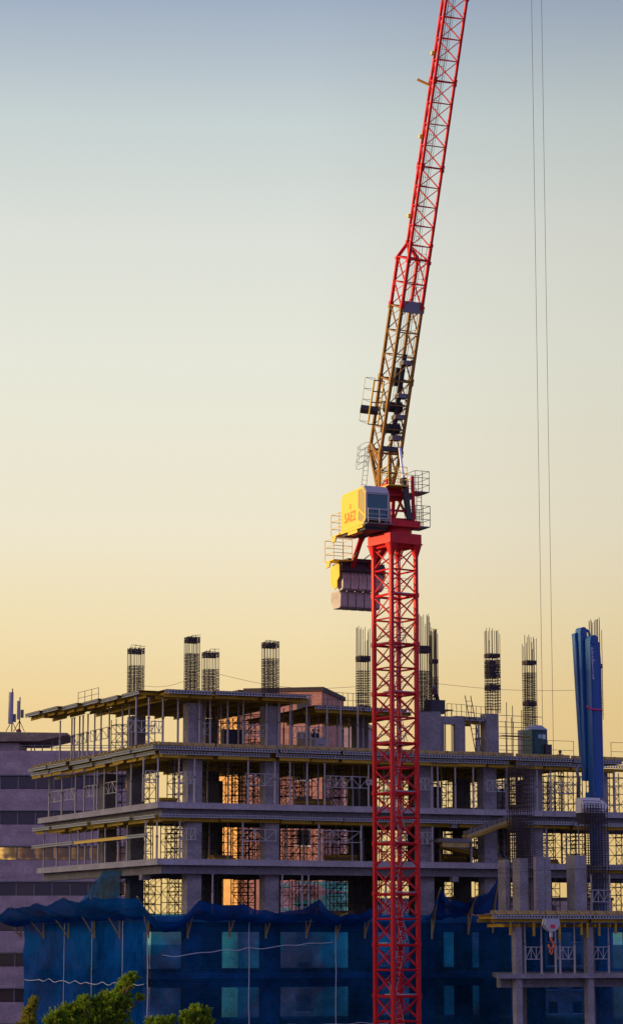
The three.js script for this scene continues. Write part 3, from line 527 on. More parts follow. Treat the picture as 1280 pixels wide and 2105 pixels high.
// slewing part: local z is forward, towards us and a little to the side
const SL = MTOP + 1.14, TURN = rad(24);
const rot = (g) => { g.position.y = SL; g.rotation.y = TURN; return g; };
const piece = (name) => rot(sub(crane, name));
{
  const deck = piece('slewing_platform');
  bx(deck, 'platform_box', -1.05, 1.15, 0, 0.42, -2.6, 1.5, M.red); bx(deck, 'platform_web', -0.9, 1.0, 0.42, 0.62, -2.2, 1.0, M.red);
  bx(deck, 'side_beam', -1.35, -1.06, 0.02, 0.3, -2.9, 1.2, M.steel);
  // tower of the slewing part that carries jib and cylinder
  const fr = piece('upper_frame');
  for (const [x, z] of [[-0.75, -1.9], [0.75, -1.9], [-0.75, 0.7], [0.75, 0.7]]) bar(fr, 'post', V3(x, 0.6, z), V3(x * 0.92, z > 0 ? 3.3 : 2.9, z > 0 ? 0.35 : -1.5), 0.2, 0.2, M.red);
  for (const x of [-0.72, 0.72]) { bar(fr, 'brace', V3(x, 0.7, 0.6), V3(x, 2.7, -1.4), 0.14, 0.12, M.red); bar(fr, 'brace', V3(x, 0.7, -1.8), V3(x, 2.9, 0.3), 0.12, 0.1, M.red); bar(fr, 'rail', V3(x, 2.75, -1.6), V3(x, 2.95, 0.4), 0.14, 0.14, M.red); }
  for (const z of [-1.6, 0.45]) for (const y of [1.2, 2.2, 2.85]) bar(fr, 'cross_beam', V3(-0.75, y, z), V3(0.75, y, z), 0.13, 0.13, M.red);
  bx(fr, 'winch_box', -0.55, 0.55, 2.0, 2.75, -0.5, 0.3, M.red); bar(fr, 'mast_post', V3(0.95, 0.6, 0.9), V3(0.95, 3.5, 0.75), 0.18, 0.18, M.red);
  // rail cages beside the frame
  const cagePlat = (x0, x1, y, z0, z1, h, name, m = M.steel) => {
    const p = piece(name); bx(p, 'floor_plate', x0, x1, y - 0.06, y, z0, z1, m); bar(p, 'bracket', V3(x0, y - 0.06, (z0 + z1) / 2), V3(x0 - 0.1, y - 0.5, (z0 + z1) / 2), 0.08, 0.5, m);
    for (const yy of [h / 3, 2 * h / 3, h]) { for (const z of [z0, z1]) rod(p, 'rail', V3(x0, y + yy, z), V3(x1, y + yy, z), 0.02, m); for (const x of [x0, x1]) rod(p, 'rail', V3(x, y + yy, z0), V3(x, y + yy, z1), 0.02, m); }
    for (const [x, z] of [[x0, z0], [x1, z0], [x1, z1], [x0, z1], [(x0 + x1) / 2, z1]]) rod(p, 'post', V3(x, y, z), V3(x, y + h, z), 0.022, m); return p;
  };
  cagePlat(1.05, 2.1, 0.2, -0.6, 1.0, 1.35, 'side_walkway'); cagePlat(1.05, 2.05, 2.5, -0.6, 1.0, 1.35, 'upper_walkway');
  cagePlat(-1.05, 0.3, 2.75, 0.2, 1.3, 1.2, 'front_walkway', M.yellowPaint); cagePlat(-2.9, -1.2, -0.1, -3.6, -2.35, 1.4, 'rear_walkway', M.yellowPaint);
  const sl = piece('access_ladder'); for (const x of [1.15, 1.5]) rod(sl, 'rail', V3(x, 0.2, 0.95), V3(x, 2.6, 0.95), 0.025, M.red); for (let i = 1; i < 9; i++) rod(sl, 'rung', V3(1.15, 0.2 + i * 0.27, 0.95), V3(1.5, 0.2 + i * 0.27, 0.95), 0.015, M.red);
  // luffing cylinder
  const cy = piece('luffing_cylinder');
  rod(cy, 'barrel', V3(0.42, 0.45, 1.35), V3(0.32, 3.15, 0.75), 0.21, M.dark); rod(cy, 'gland', V3(0.325, 3.0, 0.78), V3(0.315, 3.3, 0.72), 0.26, M.dark); rod(cy, 'piston_rod', V3(0.315, 3.25, 0.72), V3(0.25, 5.4, 0.3), 0.1, M.chrome);
  // counterweight frame
  const cf = piece('counterweight_frame');
  for (const x of [-1.25, 0.95]) { bar(cf, 'hanger', V3(x, 0.1, -2.1), V3(x * 0.6, -1.75, -4.9), 0.3, 0.3, M.red); bar(cf, 'hanger_plate', V3(x + 0.16, 0, -2.4), V3(x * 0.6 + 0.12, -1.8, -5.1), 0.1, 0.4, M.red); bar(cf, 'stay', V3(x * 0.7, -0.1, -2.6), V3(x * 0.9, -1.8, -4.4), 0.07, 0.07, M.dark); }
  bx(cf, 'frame_box', -1.55, 1.6, -2.12, -1.55, -6.4, -4.85, M.dark); bx(cf, 'frame_top', -1.2, 1.2, -1.55, -1.3, -5.6, -4.6, M.dark);
  bar(cf, 'stay', V3(-0.4, -0.2, -2.6), V3(0.9, -1.6, -4.6), 0.06, 0.06, M.dark); bar(cf, 'stay', V3(0.9, -0.2, -2.6), V3(-0.4, -1.6, -4.6), 0.06, 0.06, M.dark);
  cagePlat(-2.45, -1.1, -1.5, -5.6, -4.2, 1.4, 'counterweight_walkway', M.yellowPaint);
  const ep = new THREE.Shape(); ep.moveTo(-6.35, -1.75); ep.lineTo(-5.15, -1.6); ep.lineTo(-4.95, -1.75); ep.lineTo(-4.95, -2.5); ep.lineTo(-5.3, -2.75); ep.lineTo(-5.3, -3.2); ep.lineTo(-5.75, -3.3); ep.lineTo(-6.35, -2.9);
  const eg = new THREE.ExtrudeGeometry(ep, { depth: 0.08, bevelEnabled: false }); eg.rotateY(-Math.PI / 2);
  const e1 = part(cf, 'end_plate', eg, M.yellowPaint); e1.position.x = -1.62; const e2 = part(cf, 'end_plate', eg, M.yellowPaint); e2.position.x = 1.72;
  const blockGeo = (z0, z1, y0, y1) => { const w = z1 - z0, h = y1 - y0, c = 0.26, s = new THREE.Shape(); s.moveTo(z0 + c * 0.4, y1); s.lineTo(z1 - c, y1); s.lineTo(z1, y1 - c); s.lineTo(z1 - 0.06, y0 + 0.08); s.lineTo(z1 - 0.2, y0); s.lineTo(z0 + 0.35, y0); s.lineTo(z0, y0 + 0.45); s.lineTo(z0, y1 - c * 0.4); const g = new THREE.ExtrudeGeometry(s, { depth: 0.47, bevelEnabled: true, bevelSize: 0.035, bevelThickness: 0.035, bevelSegments: 2 }); g.rotateY(-Math.PI / 2); return g; };
  const up = blockGeo(-6.0, -5.0, -3.34, -2.14), lo = blockGeo(-6.9, -5.4, -4.5, -3.4);
  for (let i = 0; i < 5; i++) { const x = -0.9 + i * 0.6; const p = part(rot(sub(crane, 'counterweight_block')), 'block', up, M.blockGrey); p.position.x = x; const q = part(rot(sub(crane, 'counterweight_block')), 'block', lo, M.blockGrey); q.position.x = x; }
}
let FONT;
// operator's cab with its long yellow cabinet
{
  const cab = piece('cab'), X0 = -2.74, X1 = -1.1;
  const ring = (pts) => { const s = new THREE.Shape(); pts.forEach(([z, y], i) => i ? s.lineTo(z, y) : s.moveTo(z, y)); return s; };
  const side = ring([[-2.3, 0.05], [1.05, 0.05], [1.45, 0.4], [1.45, 2.0], [1.1, 2.5], [-2.0, 2.42], [-2.3, 2.1]]);
  const bodyG = new THREE.ExtrudeGeometry(ring([[-2.3, 0.05], [0.25, 0.05], [0.25, 2.47], [-2.0, 2.42], [-2.3, 2.1]]), { depth: X1 - X0, bevelEnabled: true, bevelSize: 0.03, bevelThickness: 0.03, bevelSegments: 2 }); bodyG.rotateY(-Math.PI / 2); bodyG.translate(X1, 0, 0);
  part(cab, 'cabinet_body', bodyG, M.yellowPaint);
  const wall = new THREE.ExtrudeGeometry(ring([[0.28, 0.05], [1.05, 0.05], [1.45, 0.4], [1.45, 2.0], [1.1, 2.5], [0.28, 2.48]]), { depth: 0.05, bevelEnabled: false });
  const hole1 = ring([[0.36, 1.22], [1.34, 0.62], [1.36, 1.96], [1.03, 2.36], [0.36, 2.36]]), hole2 = ring([[0.36, 1.05], [0.36, 0.4], [0.95, 0.2], [1.3, 0.5]]);
  const sideShape = ring([[0.28, 0.05], [1.05, 0.05], [1.45, 0.4], [1.45, 2.0], [1.1, 2.5], [0.28, 2.48]]); sideShape.holes.push(hole1, hole2);
  for (const x of [X0 - 0.03, X1 - 0.02]) { const g = new THREE.ExtrudeGeometry(sideShape, { depth: 0.05, bevelEnabled: false }); g.rotateY(-Math.PI / 2); g.translate(x + 0.05, 0, 0); part(cab, 'side_frame', g, M.yellowPaint); for (const hshape of [hole1, hole2]) { const w = new THREE.ShapeGeometry(hshape); w.rotateY(-Math.PI / 2); w.translate(x + 0.02, 0, 0); part(cab, 'side_window', w, M.sideGlass ??= mat(0.35, 0.26, 0.07, 0.12)); } }  // yellow of the reflected evening sky is put into the side pane colour
  for (const x of [X0 + 0.05, X1 - 0.05]) { bar(cab, 'front_post', V3(x, 0.4, 1.42), V3(x, 2.02, 1.42), 0.1, 0.1, M.greyPaint); bar(cab, 'roof_post', V3(x, 2.02, 1.42), V3(x, 2.46, 1.1), 0.1, 0.1, M.greyPaint); bar(cab, 'floor_post', V3(x, 0.4, 1.42), V3(x, 0.05, 1.05), 0.1, 0.1, M.greyPaint); }
  for (const [y, z] of [[0.42, 1.42], [1.0, 1.43], [2.02, 1.42], [2.45, 1.1]]) bar(cab, 'front_rail', V3(X0 + 0.1, y, z), V3(X1 - 0.1, y, z), 0.08, 0.08, M.greyPaint);
  const pane = (y0, z0, y1, z1, name) => { const g = new THREE.BufferGeometry(), a = X0 + 0.1, b = X1 - 0.1; g.setAttribute('position', new THREE.BufferAttribute(new Float32Array([a, y0, z0, b, y0, z0, b, y1, z1, a, y1, z1]), 3)); g.setAttribute('uv', new THREE.BufferAttribute(new Float32Array([0, 0, 1, 0, 1, 1, 0, 1]), 2)); g.setIndex([0, 1, 2, 0, 2, 3]); g.computeVertexNormals(); part(cab, name, g, M.cabGlass); };
  pane(1.04, 1.42, 1.98, 1.42, 'windscreen'); pane(0.46, 1.42, 0.96, 1.42, 'lower_window');
  const roofG = new THREE.ExtrudeGeometry(ring([[0.27, 2.47], [1.1, 2.49], [1.46, 2.03], [1.5, 2.08], [1.15, 2.56], [0.27, 2.55]]), { depth: X1 - X0 - 0.02, bevelEnabled: false }); roofG.rotateY(-Math.PI / 2); roofG.translate(X1 - 0.01, 0, 0); part(cab, 'roof', roofG, M.greyPaint);
  bx(cab, 'cab_floor', X0, X1, -0.1, 0.04, 0.27, 1.2, M.steel);
  bx(cab, 'seat', -2.2, -1.65, 0.5, 0.62, 0.5, 1.0, M.dark); bx(cab, 'seat_back', -2.18, -1.67, 0.63, 1.35, 0.4, 0.5, M.dark); bx(cab, 'console', -2.5, -2.28, 0.3, 0.95, 0.7, 1.1, M.steel);
  for (const x of [X0 + 0.02, (X0 + X1) / 2, X1 - 0.02]) rod(cab, 'rail_post', V3(x, 0.1, 1.75), V3(x, 1.0, 1.75), 0.022, M.frame); for (const y of [0.25, 0.62, 1.0]) rod(cab, 'rail', V3(X0, y, 1.75), V3(X1, y, 1.75), 0.022, M.frame);
  bx(cab, 'step_plate', X0 - 0.05, X1 + 0.15, 0.0, 0.06, 1.2, 1.8, M.steel); bx(cab, 'under_rail', X0 - 0.08, X0 + 0.06, -0.16, 0.0, -2.5, 1.1, M.yellowPaint); bx(cab, 'under_box', X0 - 0.05, X0 + 0.4, -0.38, -0.17, -1.2, 0.2, M.yellowPaint); bx(cab, 'under_frame', X0 + 0.1, X1, -0.3, -0.1, -2.4, 1.1, M.dark);
  const font = await new FontLoader().loadAsync('fonts/droid/droid_sans_bold.typeface.json');
  const print = mat(0.75, 0.16, 0.02, 0.6), g = new TextGeometry('SAEZ', { font, size: 0.58, depth: 0.012, curveSegments: 4 }); g.computeBoundingBox(); const bw = g.boundingBox.max.x; g.scale(1.75 / bw, 1.12, 1); g.rotateY(-Math.PI / 2); g.translate(X0 - 0.03, 0.48, -1.78);
  part(cab, 'lettering', g, print);
  const drop = new THREE.Shape(); drop.absellipse(0, 0, 0.1, 0.17, 0, Math.PI * 2); const dh = new THREE.Path(); dh.absellipse(0, 0, 0.065, 0.125, 0, Math.PI * 2); drop.holes.push(dh);
  const dg = new THREE.ExtrudeGeometry(drop, { depth: 0.012, bevelEnabled: false }); dg.rotateY(-Math.PI / 2); dg.translate(X0 - 0.03, 1.48, -0.85); part(cab, 'emblem', dg, mat(0.3, 0.16, 0.03, 0.6));
  FONT = font;
}

// jib
{
  const LEAN = rad(19.8), w = 1.45, t = 1.7, piv = V3(0, 2.7, -1.4), J = V3(0, Math.cos(LEAN), Math.sin(LEAN)), N = V3(0, Math.sin(LEAN), -Math.cos(LEAN));
  const jp = (s, x, n) => piv.clone().addScaledVector(J, s).addScaledVector(N, n).add(V3(x, 0, 0));
  const wp = (s) => jp(s, 0, 0).applyAxisAngle(UP, TURN).add(V3(MX, SL, MZ));
  const sAt = (py) => solve((s) => proj(wp(s))[1] - py, -5, 70);
  const cuts = [2.6, (sAt(635) + 2.6) / 2, sAt(635), sAt(535), sAt(345), sAt(168), sAt(-8)], LEN = 62;
  while (cuts[cuts.length - 1] < LEN - 6.5) cuts.push(cuts[cuts.length - 1] + 5.9); cuts.push(LEN);
  const taper = (s) => Math.min(1, 0.55 + 0.45 * s / 2.6);
  const C = (s, c, tri) => { const k = taper(s), tt = t * Math.max(0.12, Math.min(1, s / 2.6)); return c === 'FL' ? jp(s, -w / 2 * k, 0) : c === 'FR' ? jp(s, w / 2 * k, 0) : c === 'RL' ? jp(s, -w / 2 * k, tt) : c === 'RR' ? jp(s, w / 2 * k, tt) : jp(s, 0, tt * (tri ? 1.22 : 1)); };
  const section = (s0, s1, tri, m, ch, br) => {
    const g = piece('jib_section'), list = tri ? ['FL', 'FR', 'A'] : ['FL', 'FR', 'RR', 'RL'];
    for (const c of list) { bar(g, 'chord', C(s0, c, tri), C(s1, c, tri), ch, ch, m); for (const s of [s0 + 0.12, s1 - 0.12]) bar(g, 'chord_lug', C(s - 0.11, c, tri), C(s + 0.11, c, tri), ch * 1.5, ch * 1.5, m); }
    const n = Math.max(1, Math.round((s1 - s0) / 1.45)), faces = tri ? [['FL', 'A'], ['FR', 'A'], ['FL', 'FR']] : [['FL', 'RL'], ['FR', 'RR'], ['FL', 'FR'], ['RL', 'RR']];
    for (let i = 0; i < n; i++) { const a = s0 + (s1 - s0) * i / n, b = s0 + (s1 - s0) * (i + 1) / n; faces.forEach(([p, q], k) => { const heavy = k < 2 ? 1 : 0.7; rod(g, 'brace', C(a, p, tri), C((i + k) % 2 && tri ? b : b, q, tri), br * heavy, m); if (k < 2 && !tri) rod(g, 'brace', C(b, p, tri), C(a + (b - a) * 0.5, q, tri), br * 0.45, m); if (i || k < 3) rod(g, 'strut', C(a, p, tri), C(a, q, tri), br * 0.8, m); }); }
    faces.forEach(([p, q]) => rod(g, 'end_strut', C(s1, p, tri), C(s1, q, tri), br * 1.3, m));
  };
  section(0, 2.6, false, M.ochre, 0.2, 0.06); section(cuts[0], cuts[1], false, M.ochre, 0.18, 0.05); section(cuts[1], cuts[2], false, M.ochre, 0.18, 0.05); section(cuts[2], cuts[3], false, M.red, 0.18, 0.05);
  // transition from four chords to three
  { const g = piece('jib_transition'), s0 = cuts[3], s1 = cuts[3] + 0.9; for (const c of ['RL', 'RR']) bar(g, 'sloped_chord', C(s0, c, false), C(s1, 'A', true), 0.2, 0.2, M.red); bar(g, 'tie', C(s0, 'RL'), C(s0, 'RR'), 0.13, 0.13, M.red); bar(g, 'chord', C(s0, 'FL'), C(s1, 'FL'), 0.18, 0.18, M.red); bar(g, 'chord', C(s0, 'FR'), C(s1, 'FR'), 0.18, 0.18, M.red); rod(g, 'brace', C(s0, 'FL'), C(s1, 'A', true), 0.06, M.red); rod(g, 'brace', C(s0, 'FR'), C(s1, 'A', true), 0.06, M.red); cuts[3] = s1; }
  for (let i = 3; i < cuts.length - 1; i++) section(cuts[i], cuts[i + 1], true, M.red, 0.15, 0.045);
  // gusset plates, hinge beam, inner ladder, winches
  const foot = piece('jib_foot'); bar(foot, 'foot_beam', C(0, 'FL'), C(0, 'FR'), 0.3, 0.3, M.ochre); bar(foot, 'foot_plate', C(0.4, 'RL').add(V3(-0.05, 0, 0)), C(2.2, 'FL').add(V3(-0.05, 0, 0)), 0.16, 0.16, M.ochre); bar(foot, 'foot_plate', C(2.9, 'RL'), C(2.0, 'FL'), 0.14, 0.3, M.ochre); bar(foot, 'cylinder_beam', C(2.9, 'FL'), C(2.9, 'FR'), 0.3, 0.34, M.dark);
  const hin = piece('jib_hinge_plate'); bar(hin, 'plate', C(cuts[2] + 0.1, 'FL'), C(cuts[2] + 0.1, 'FR'), 0.75, 0.1, M.steel);
  const lad = piece('jib_ladder'); const la = (s, x) => jp(s, x, s > cuts[3] ? 0.55 : 0.35);
  for (const [a, b, x] of [[2.8, cuts[2], 0.32], [cuts[2], cuts[3], 0.3], [cuts[3] + 0.3, LEN - 1, -0.28]]) { for (const k of [0, 0.34]) rod(lad, 'rail', la(a, x + k), la(b, x + k), 0.018, M.dark); for (let s = a + 0.3; s < b && s < 36; s += 0.55) rod(lad, 'rung', la(s, x), la(s, x + 0.34), 0.013, M.dark); }
  const win = piece('jib_winch'); for (const [s, n0] of [[4.2, 0.6], [5.6, 0.7]]) { const a = jp(s, -0.55, n0), b = jp(s, 0.5, n0); rod(win, 'drum', a, b, 0.34, M.dark); rod(win, 'flange', a, a.clone().add(V3(0.06, 0, 0)), 0.44, M.dark); rod(win, 'flange', b, b.clone().add(V3(0.06, 0, 0)), 0.44, M.dark); }
  bar(win, 'motor', jp(7.0, 0.1, 0.9), jp(8.2, 0.1, 0.9), 0.5, 0.5, M.dark); bar(win, 'winch_frame', jp(3.4, 0.1, 0.25), jp(9.2, 0.1, 0.25), 0.3, 0.12, M.dark);
  for (const s of [3.6, 5.0, 6.4, 8.6]) bar(win, 'floor_grating', jp(s, -0.05, 0.3), jp(s, 0.65, 0.3), 0.28, 0.6, M.steel);
  const hr = piece('hoist_rope'); for (const x of [-0.12, 0.05, 0.2, 0.42]) rod(hr, 'rope', jp(6, x, 1.0), jp(LEN - 0.4, x * 0.6, 0.75), 0.012, M.dark);
  // rail box and hooped ladder on the rear flank
  const box = piece('jib_service_cage'), bp = (s, x, n) => jp(s, x, n), bs = [sAt(880), sAt(790)];
  for (const [x, m, r] of [[-w / 2 - 0.08, M.yellowPaint, 0.05], [-w / 2 - 0.8, M.yellowPaint, 0.05]]) { for (const n of [0.9, 2.3]) rod(box, 'post', bp(bs[0], x, n), bp(bs[1], x, n), n < 1 ? r : 0.018, m); }
  for (let i = 0; i <= 4; i++) { const s = bs[0] + (bs[1] - bs[0]) * i / 4; for (const [a, b] of [[[-w / 2 - 0.08, 0.9], [-w / 2 - 0.8, 0.9]], [[-w / 2 - 0.8, 0.9], [-w / 2 - 0.8, 2.3]], [[-w / 2 - 0.8, 2.3], [-w / 2 - 0.08, 2.3]]]) rod(box, 'rail', bp(s, ...a), bp(s, ...b), a[1] < 1 && b[1] < 1 ? 0.04 : 0.016, a[1] < 1 && b[1] < 1 ? M.dark : M.steel); }
  bar(box, 'electric_box', bp(bs[0] + 0.9, -w / 2 - 0.15, 1.0), bp(bs[0] + 0.9, -w / 2 - 1.25, 1.4), 0.36, 0.5, M.dark);
  const hoop = piece('hooped_ladder'), hb = (y, x, z) => V3(x, y, z), hy0 = 2.9, hy1 = 5.6;
  for (const x of [-1.5, -1.15]) rod(hoop, 'rail', hb(hy0, x, -1.9), hb(hy1, x, -1.2), 0.018, M.steel);
  for (let i = 0; i < 10; i++) { const f = i / 9; rod(hoop, 'rung', hb(hy0 + (hy1 - hy0) * f, -1.5, -1.9 + 0.7 * f), hb(hy0 + (hy1 - hy0) * f, -1.15, -1.9 + 0.7 * f), 0.012, M.steel); }
  for (let i = 0; i < 4; i++) { const h = part(hoop, 'hoop', new THREE.TorusGeometry(0.42, 0.014, 5, 20), M.steel); h.position.set(-1.4, hy0 + 1.6 + i * 0.42, -2.0 + i * 0.12); h.rotation.x = 1.15; h.rotation.y = 0.3; }
  for (const a of [0, 1.3, 2.6, 3.9]) rod(hoop, 'hoop_bar', hb(hy0 + 1.6, -1.4 + 0.42 * Math.cos(a), -2.0 + 0.4 * Math.sin(a)), hb(hy0 + 2.86, -1.4 + 0.42 * Math.cos(a), -1.64 + 0.4 * Math.sin(a)), 0.012, M.steel);
  // small lamps and marker plates on the jib
  for (const py of [112, 285, 450]) { const s = sAt(py), m = part(piece('marker_lamp'), 'lamp_case', boxGeo(0.22, 0.22, 0.2), M.yellowPaint); m.position.copy(C(s, 'A', true)).add(V3(-0.15, 0, 0)); }
  { const g = piece('marker_arm'), s = sAt(178); bar(g, 'arm', C(s, 'A', true), C(s, 'A', true).add(V3(-0.85, 0.35, -0.2)), 0.14, 0.1, M.yellowPaint); }
  const head = piece('jib_head'); bar(head, 'head_beam', C(LEN, 'FL', true), C(LEN, 'FR', true), 0.3, 0.3, M.red); const tip = jp(LEN, 0, 0).add(V3(0, -0.2, 0.3));
  for (const x of [-0.34, 0.34]) { const sh = part(head, 'sheave', new THREE.CylinderGeometry(0.3, 0.3, 0.1, 20), M.steel); sh.rotation.z = Math.PI / 2; sh.position.copy(tip).add(V3(x, 0, 0)); }
  // hoist ropes to the hook block
  const tipW = tip.clone().applyAxisAngle(UP, TURN).add(V3(0, SL, 0)), hookH = hAt(1890, tipW.clone().add(V3(MX, 0, MZ)));
  const hk = piece('hook_block'); hk.position.set(tipW.x, hookH, tipW.z);
  const plate = new THREE.Shape(); plate.moveTo(-0.42, 0); plate.lineTo(0.42, 0); plate.lineTo(0.48, -0.3); plate.lineTo(0.34, -0.52); plate.lineTo(0.14, -0.66); plate.lineTo(-0.14, -0.66); plate.lineTo(-0.34, -0.52); plate.lineTo(-0.48, -0.3);
  const pg = new THREE.ExtrudeGeometry(plate, { depth: 0.06, bevelEnabled: true, bevelSize: 0.02, bevelThickness: 0.02, bevelSegments: 1 });
  for (const z of [-0.16, 0.1]) { const p = part(hk, 'cheek_plate', pg, M.greyPaint); p.position.z = z; }
  for (const x of [-0.24, 0.24]) { const s = part(hk, 'sheave', new THREE.CylinderGeometry(0.24, 0.24, 0.1, 18), M.steel); s.rotation.x = Math.PI / 2; s.position.set(x, -0.24, -0.02); }
  bx(hk, 'load_plate', -0.13, 0.16, -0.5, -0.28, 0.19, 0.2, mat(0.7, 0.03, 0.05, 0.6)); rod(hk, 'swivel', V3(0, -0.66, 0), V3(0, -0.98, 0), 0.1, M.greyPaint);
  const hc = new THREE.CatmullRomCurve3([V3(0, -0.95, 0), V3(0, -1.15, 0), V3(0.13, -1.3, 0), V3(0.16, -1.48, 0), V3(0.03, -1.62, 0), V3(-0.13, -1.55, 0), V3(-0.16, -1.4, 0)]); part(hk, 'hook', new THREE.TubeGeometry(hc, 24, 0.065, 7), mat(0.6, 0.12, 0.04, 0.5));
  const sl2 = new THREE.CatmullRomCurve3([V3(0.02, -1.56, 0), V3(0.08, -1.75, 0), V3(0, -1.95, 0), V3(-0.08, -1.75, 0), V3(0.02, -1.58, 0)]); part(hk, 'shackle', new THREE.TubeGeometry(sl2, 20, 0.04, 6), mat(0.6, 0.12, 0.04, 0.5));
  const hf = piece('fall_rope'); hf.position.set(tipW.x, 0, tipW.z); for (const x of [-0.34, 0.34]) rod(hf, 'rope', V3(x, hookH - 0.1, 0), V3(x, tipW.y, 0), 0.013, M.dark);
}

// ---------------------------------------------------------------- concrete placing boom
{
  const v = VA + 8.2, uA = uAt(1212, v, 22), pb = B(uA, 0, v), s = thing('placing_boom', 'folded bright blue concrete placing boom with a pink strap standing upright', 'pump boom');
  s.position.copy(pb); s.rotation.y = YAW;
  const Y = (py) => hAt(py, pb), X = (px, y) => uAt(px, v, y) - uA;
  const armBox = (px0, px1, py0, py1, w, d, z, name, sh = 0.08) => { const y0 = Y(py1), y1 = Y(py0), g = sub(s, name), a = V3(X(px1, y0) - z * 0.445, y0, z), b = V3(X(px0, y1) - z * 0.445, y1, z); bar(g, 'arm_tube', a, b, w, d, M.pumpBlue); const k = part(g, 'knuckle', new THREE.CylinderGeometry(w * 0.52, w * 0.52, d * 1.15, 14), M.pumpBlue); k.rotation.x = Math.PI / 2; k.position.copy(b); bar(g, 'rib', a.clone().add(V3(-w * 0.3, 0.4, d / 2 + 0.02)), b.clone().add(V3(-w * 0.3, -0.4, d / 2 + 0.02)), 0.05, 0.05, M.pumpBlue); return g; };
  armBox(1192, 1203, 1300, 1580, 0.5, 0.62, 0.4, 'boom_arm'); armBox(1210, 1219, 1320, 1640, 0.62, 0.75, 1.1, 'boom_arm'); armBox(1220, 1228, 1326, 1640, 0.34, 0.6, 0.5, 'boom_arm');
  armBox(1181, 1196, 1308, 1555, 0.32, 0.4, 0.1, 'boom_arm');
  const q = (px, py, z) => { const y = Y(py); return V3(X(px, y) - z * 0.445, y, z); };
  const tip = sub(s, 'boom_tip'); bar(tip, 'tapered_end', q(1203, 1578, 0.4), q(1200, 1606, 0.4), 0.35, 0.4, M.pumpBlue);
  const pipe = (pts, r, name, m) => part(s, name, new THREE.TubeGeometry(new THREE.CatmullRomCurve3(pts), 40, r, 8), m);
  pipe([q(1195, 1340, 0.6), q(1194, 1308, 0.6), q(1200, 1298, 0.6), q(1206, 1300, 0.6), q(1209, 1315, 0.6), q(1210, 1345, 0.6)], 0.085, 'delivery_pipe', M.pumpBlue);
  pipe([q(1214, 1330, 0.2), q(1219, 1319, 0.2), q(1225, 1322, 0.2), q(1229, 1340, 0.2), q(1232, 1420, 0.2), q(1236, 1600, 0.2)], 0.1, 'delivery_pipe', M.pumpBlue);
  pipe([q(1185, 1640, 0.9), q(1184, 1600, 0.9), q(1182, 1585, 0.9), q(1189, 1578, 0.9), q(1194, 1584, 0.9)], 0.11, 'delivery_pipe', M.steel);
  bar(s, 'lower_pipe', q(1184, 1690, 0.9), q(1185, 1600, 0.9), 0.2, 0.2, M.dark);
  const strapC = new THREE.CatmullRomCurve3([q(1199, 1456, 1.56), q(1205, 1461, 1.6), q(1216, 1463, 1.56), q(1228, 1462, 1.4), q(1234, 1461, 0.4)]); part(s, 'strap', new THREE.TubeGeometry(strapC, 24, 0.06, 6), mat(0.75, 0.02, 0.16, 0.6));
  rod(s, 'cylinder', q(1222, 1480, 0.1), q(1226, 1560, 0.1), 0.2, M.greyPaint); rod(s, 'cylinder_rod', q(1233, 1475, 0), q(1237, 1600, 0), 0.11, M.greyPaint);
  bar(s, 'turret', q(1216, 1665, 0.7), q(1215, 1630, 0.7), 0.75, 0.75, M.pumpBlue); bar(s, 'pedestal', V3(X(1218, 18), LV[3] + 0.06, 0.7), q(1217, 1662, 0.7), 0.6, 0.6, M.pumpBlue);
  // stacked letters down the arm
  let n = 0; const lm = mat(0.6, 0.6, 0.66, 0.6);
  for (const ch of 'PUTZMEISTER') { const g = new TextGeometry(ch, { font: FONT, size: 0.15, depth: 0.01, curveSegments: 3 }); const p = part(s, 'lettering', g, lm), k = q(1208.5 + n * 0.25, 1341 + n * 6.0, 1.52); p.position.copy(k); p.scale.set(1.2, 1, 1); n++; }
  const cabn = place(thing('pump_cabinet', 'white pump cabinet wrapped in sheeting behind the dense rebar', 'cabinet'), uAt(1211, VA + 6.3, 20.5), LV[3] + 0.04, VA + 6.4);
  const yT = hAt(1642, B(uAt(1205, VA + 6.6, 20), 0, VA + 6.6)) - LV[3];
  bx(cabn, 'lower_case', -0.6, 1.0, yT - 1.7, yT - 1.0, -0.5, 0.5, M.dark); for (const x of [-0.55, 0.95]) for (const z of [-0.45, 0.45]) rod(cabn, 'leg', V3(x, 0, z), V3(x, yT - 1.7, z), 0.05, M.steel); bx(cabn, 'upper_case', -0.72, 0.6, yT - 1.0, yT, -0.5, 0.5, M.white); const sl = bx(cabn, 'sloped_cover', 0.55, 1.15, yT - 0.9, yT - 0.25, -0.45, 0.45, M.white); sl.rotation.z = -0.6;
  for (let i = 0; i < 5; i++) rod(cabn, 'tie', V3(-0.74, yT - 0.2 - i * 0.16, 0.51), V3(0.6, yT - 0.22 - i * 0.16, 0.51), 0.02, M.steel);
}

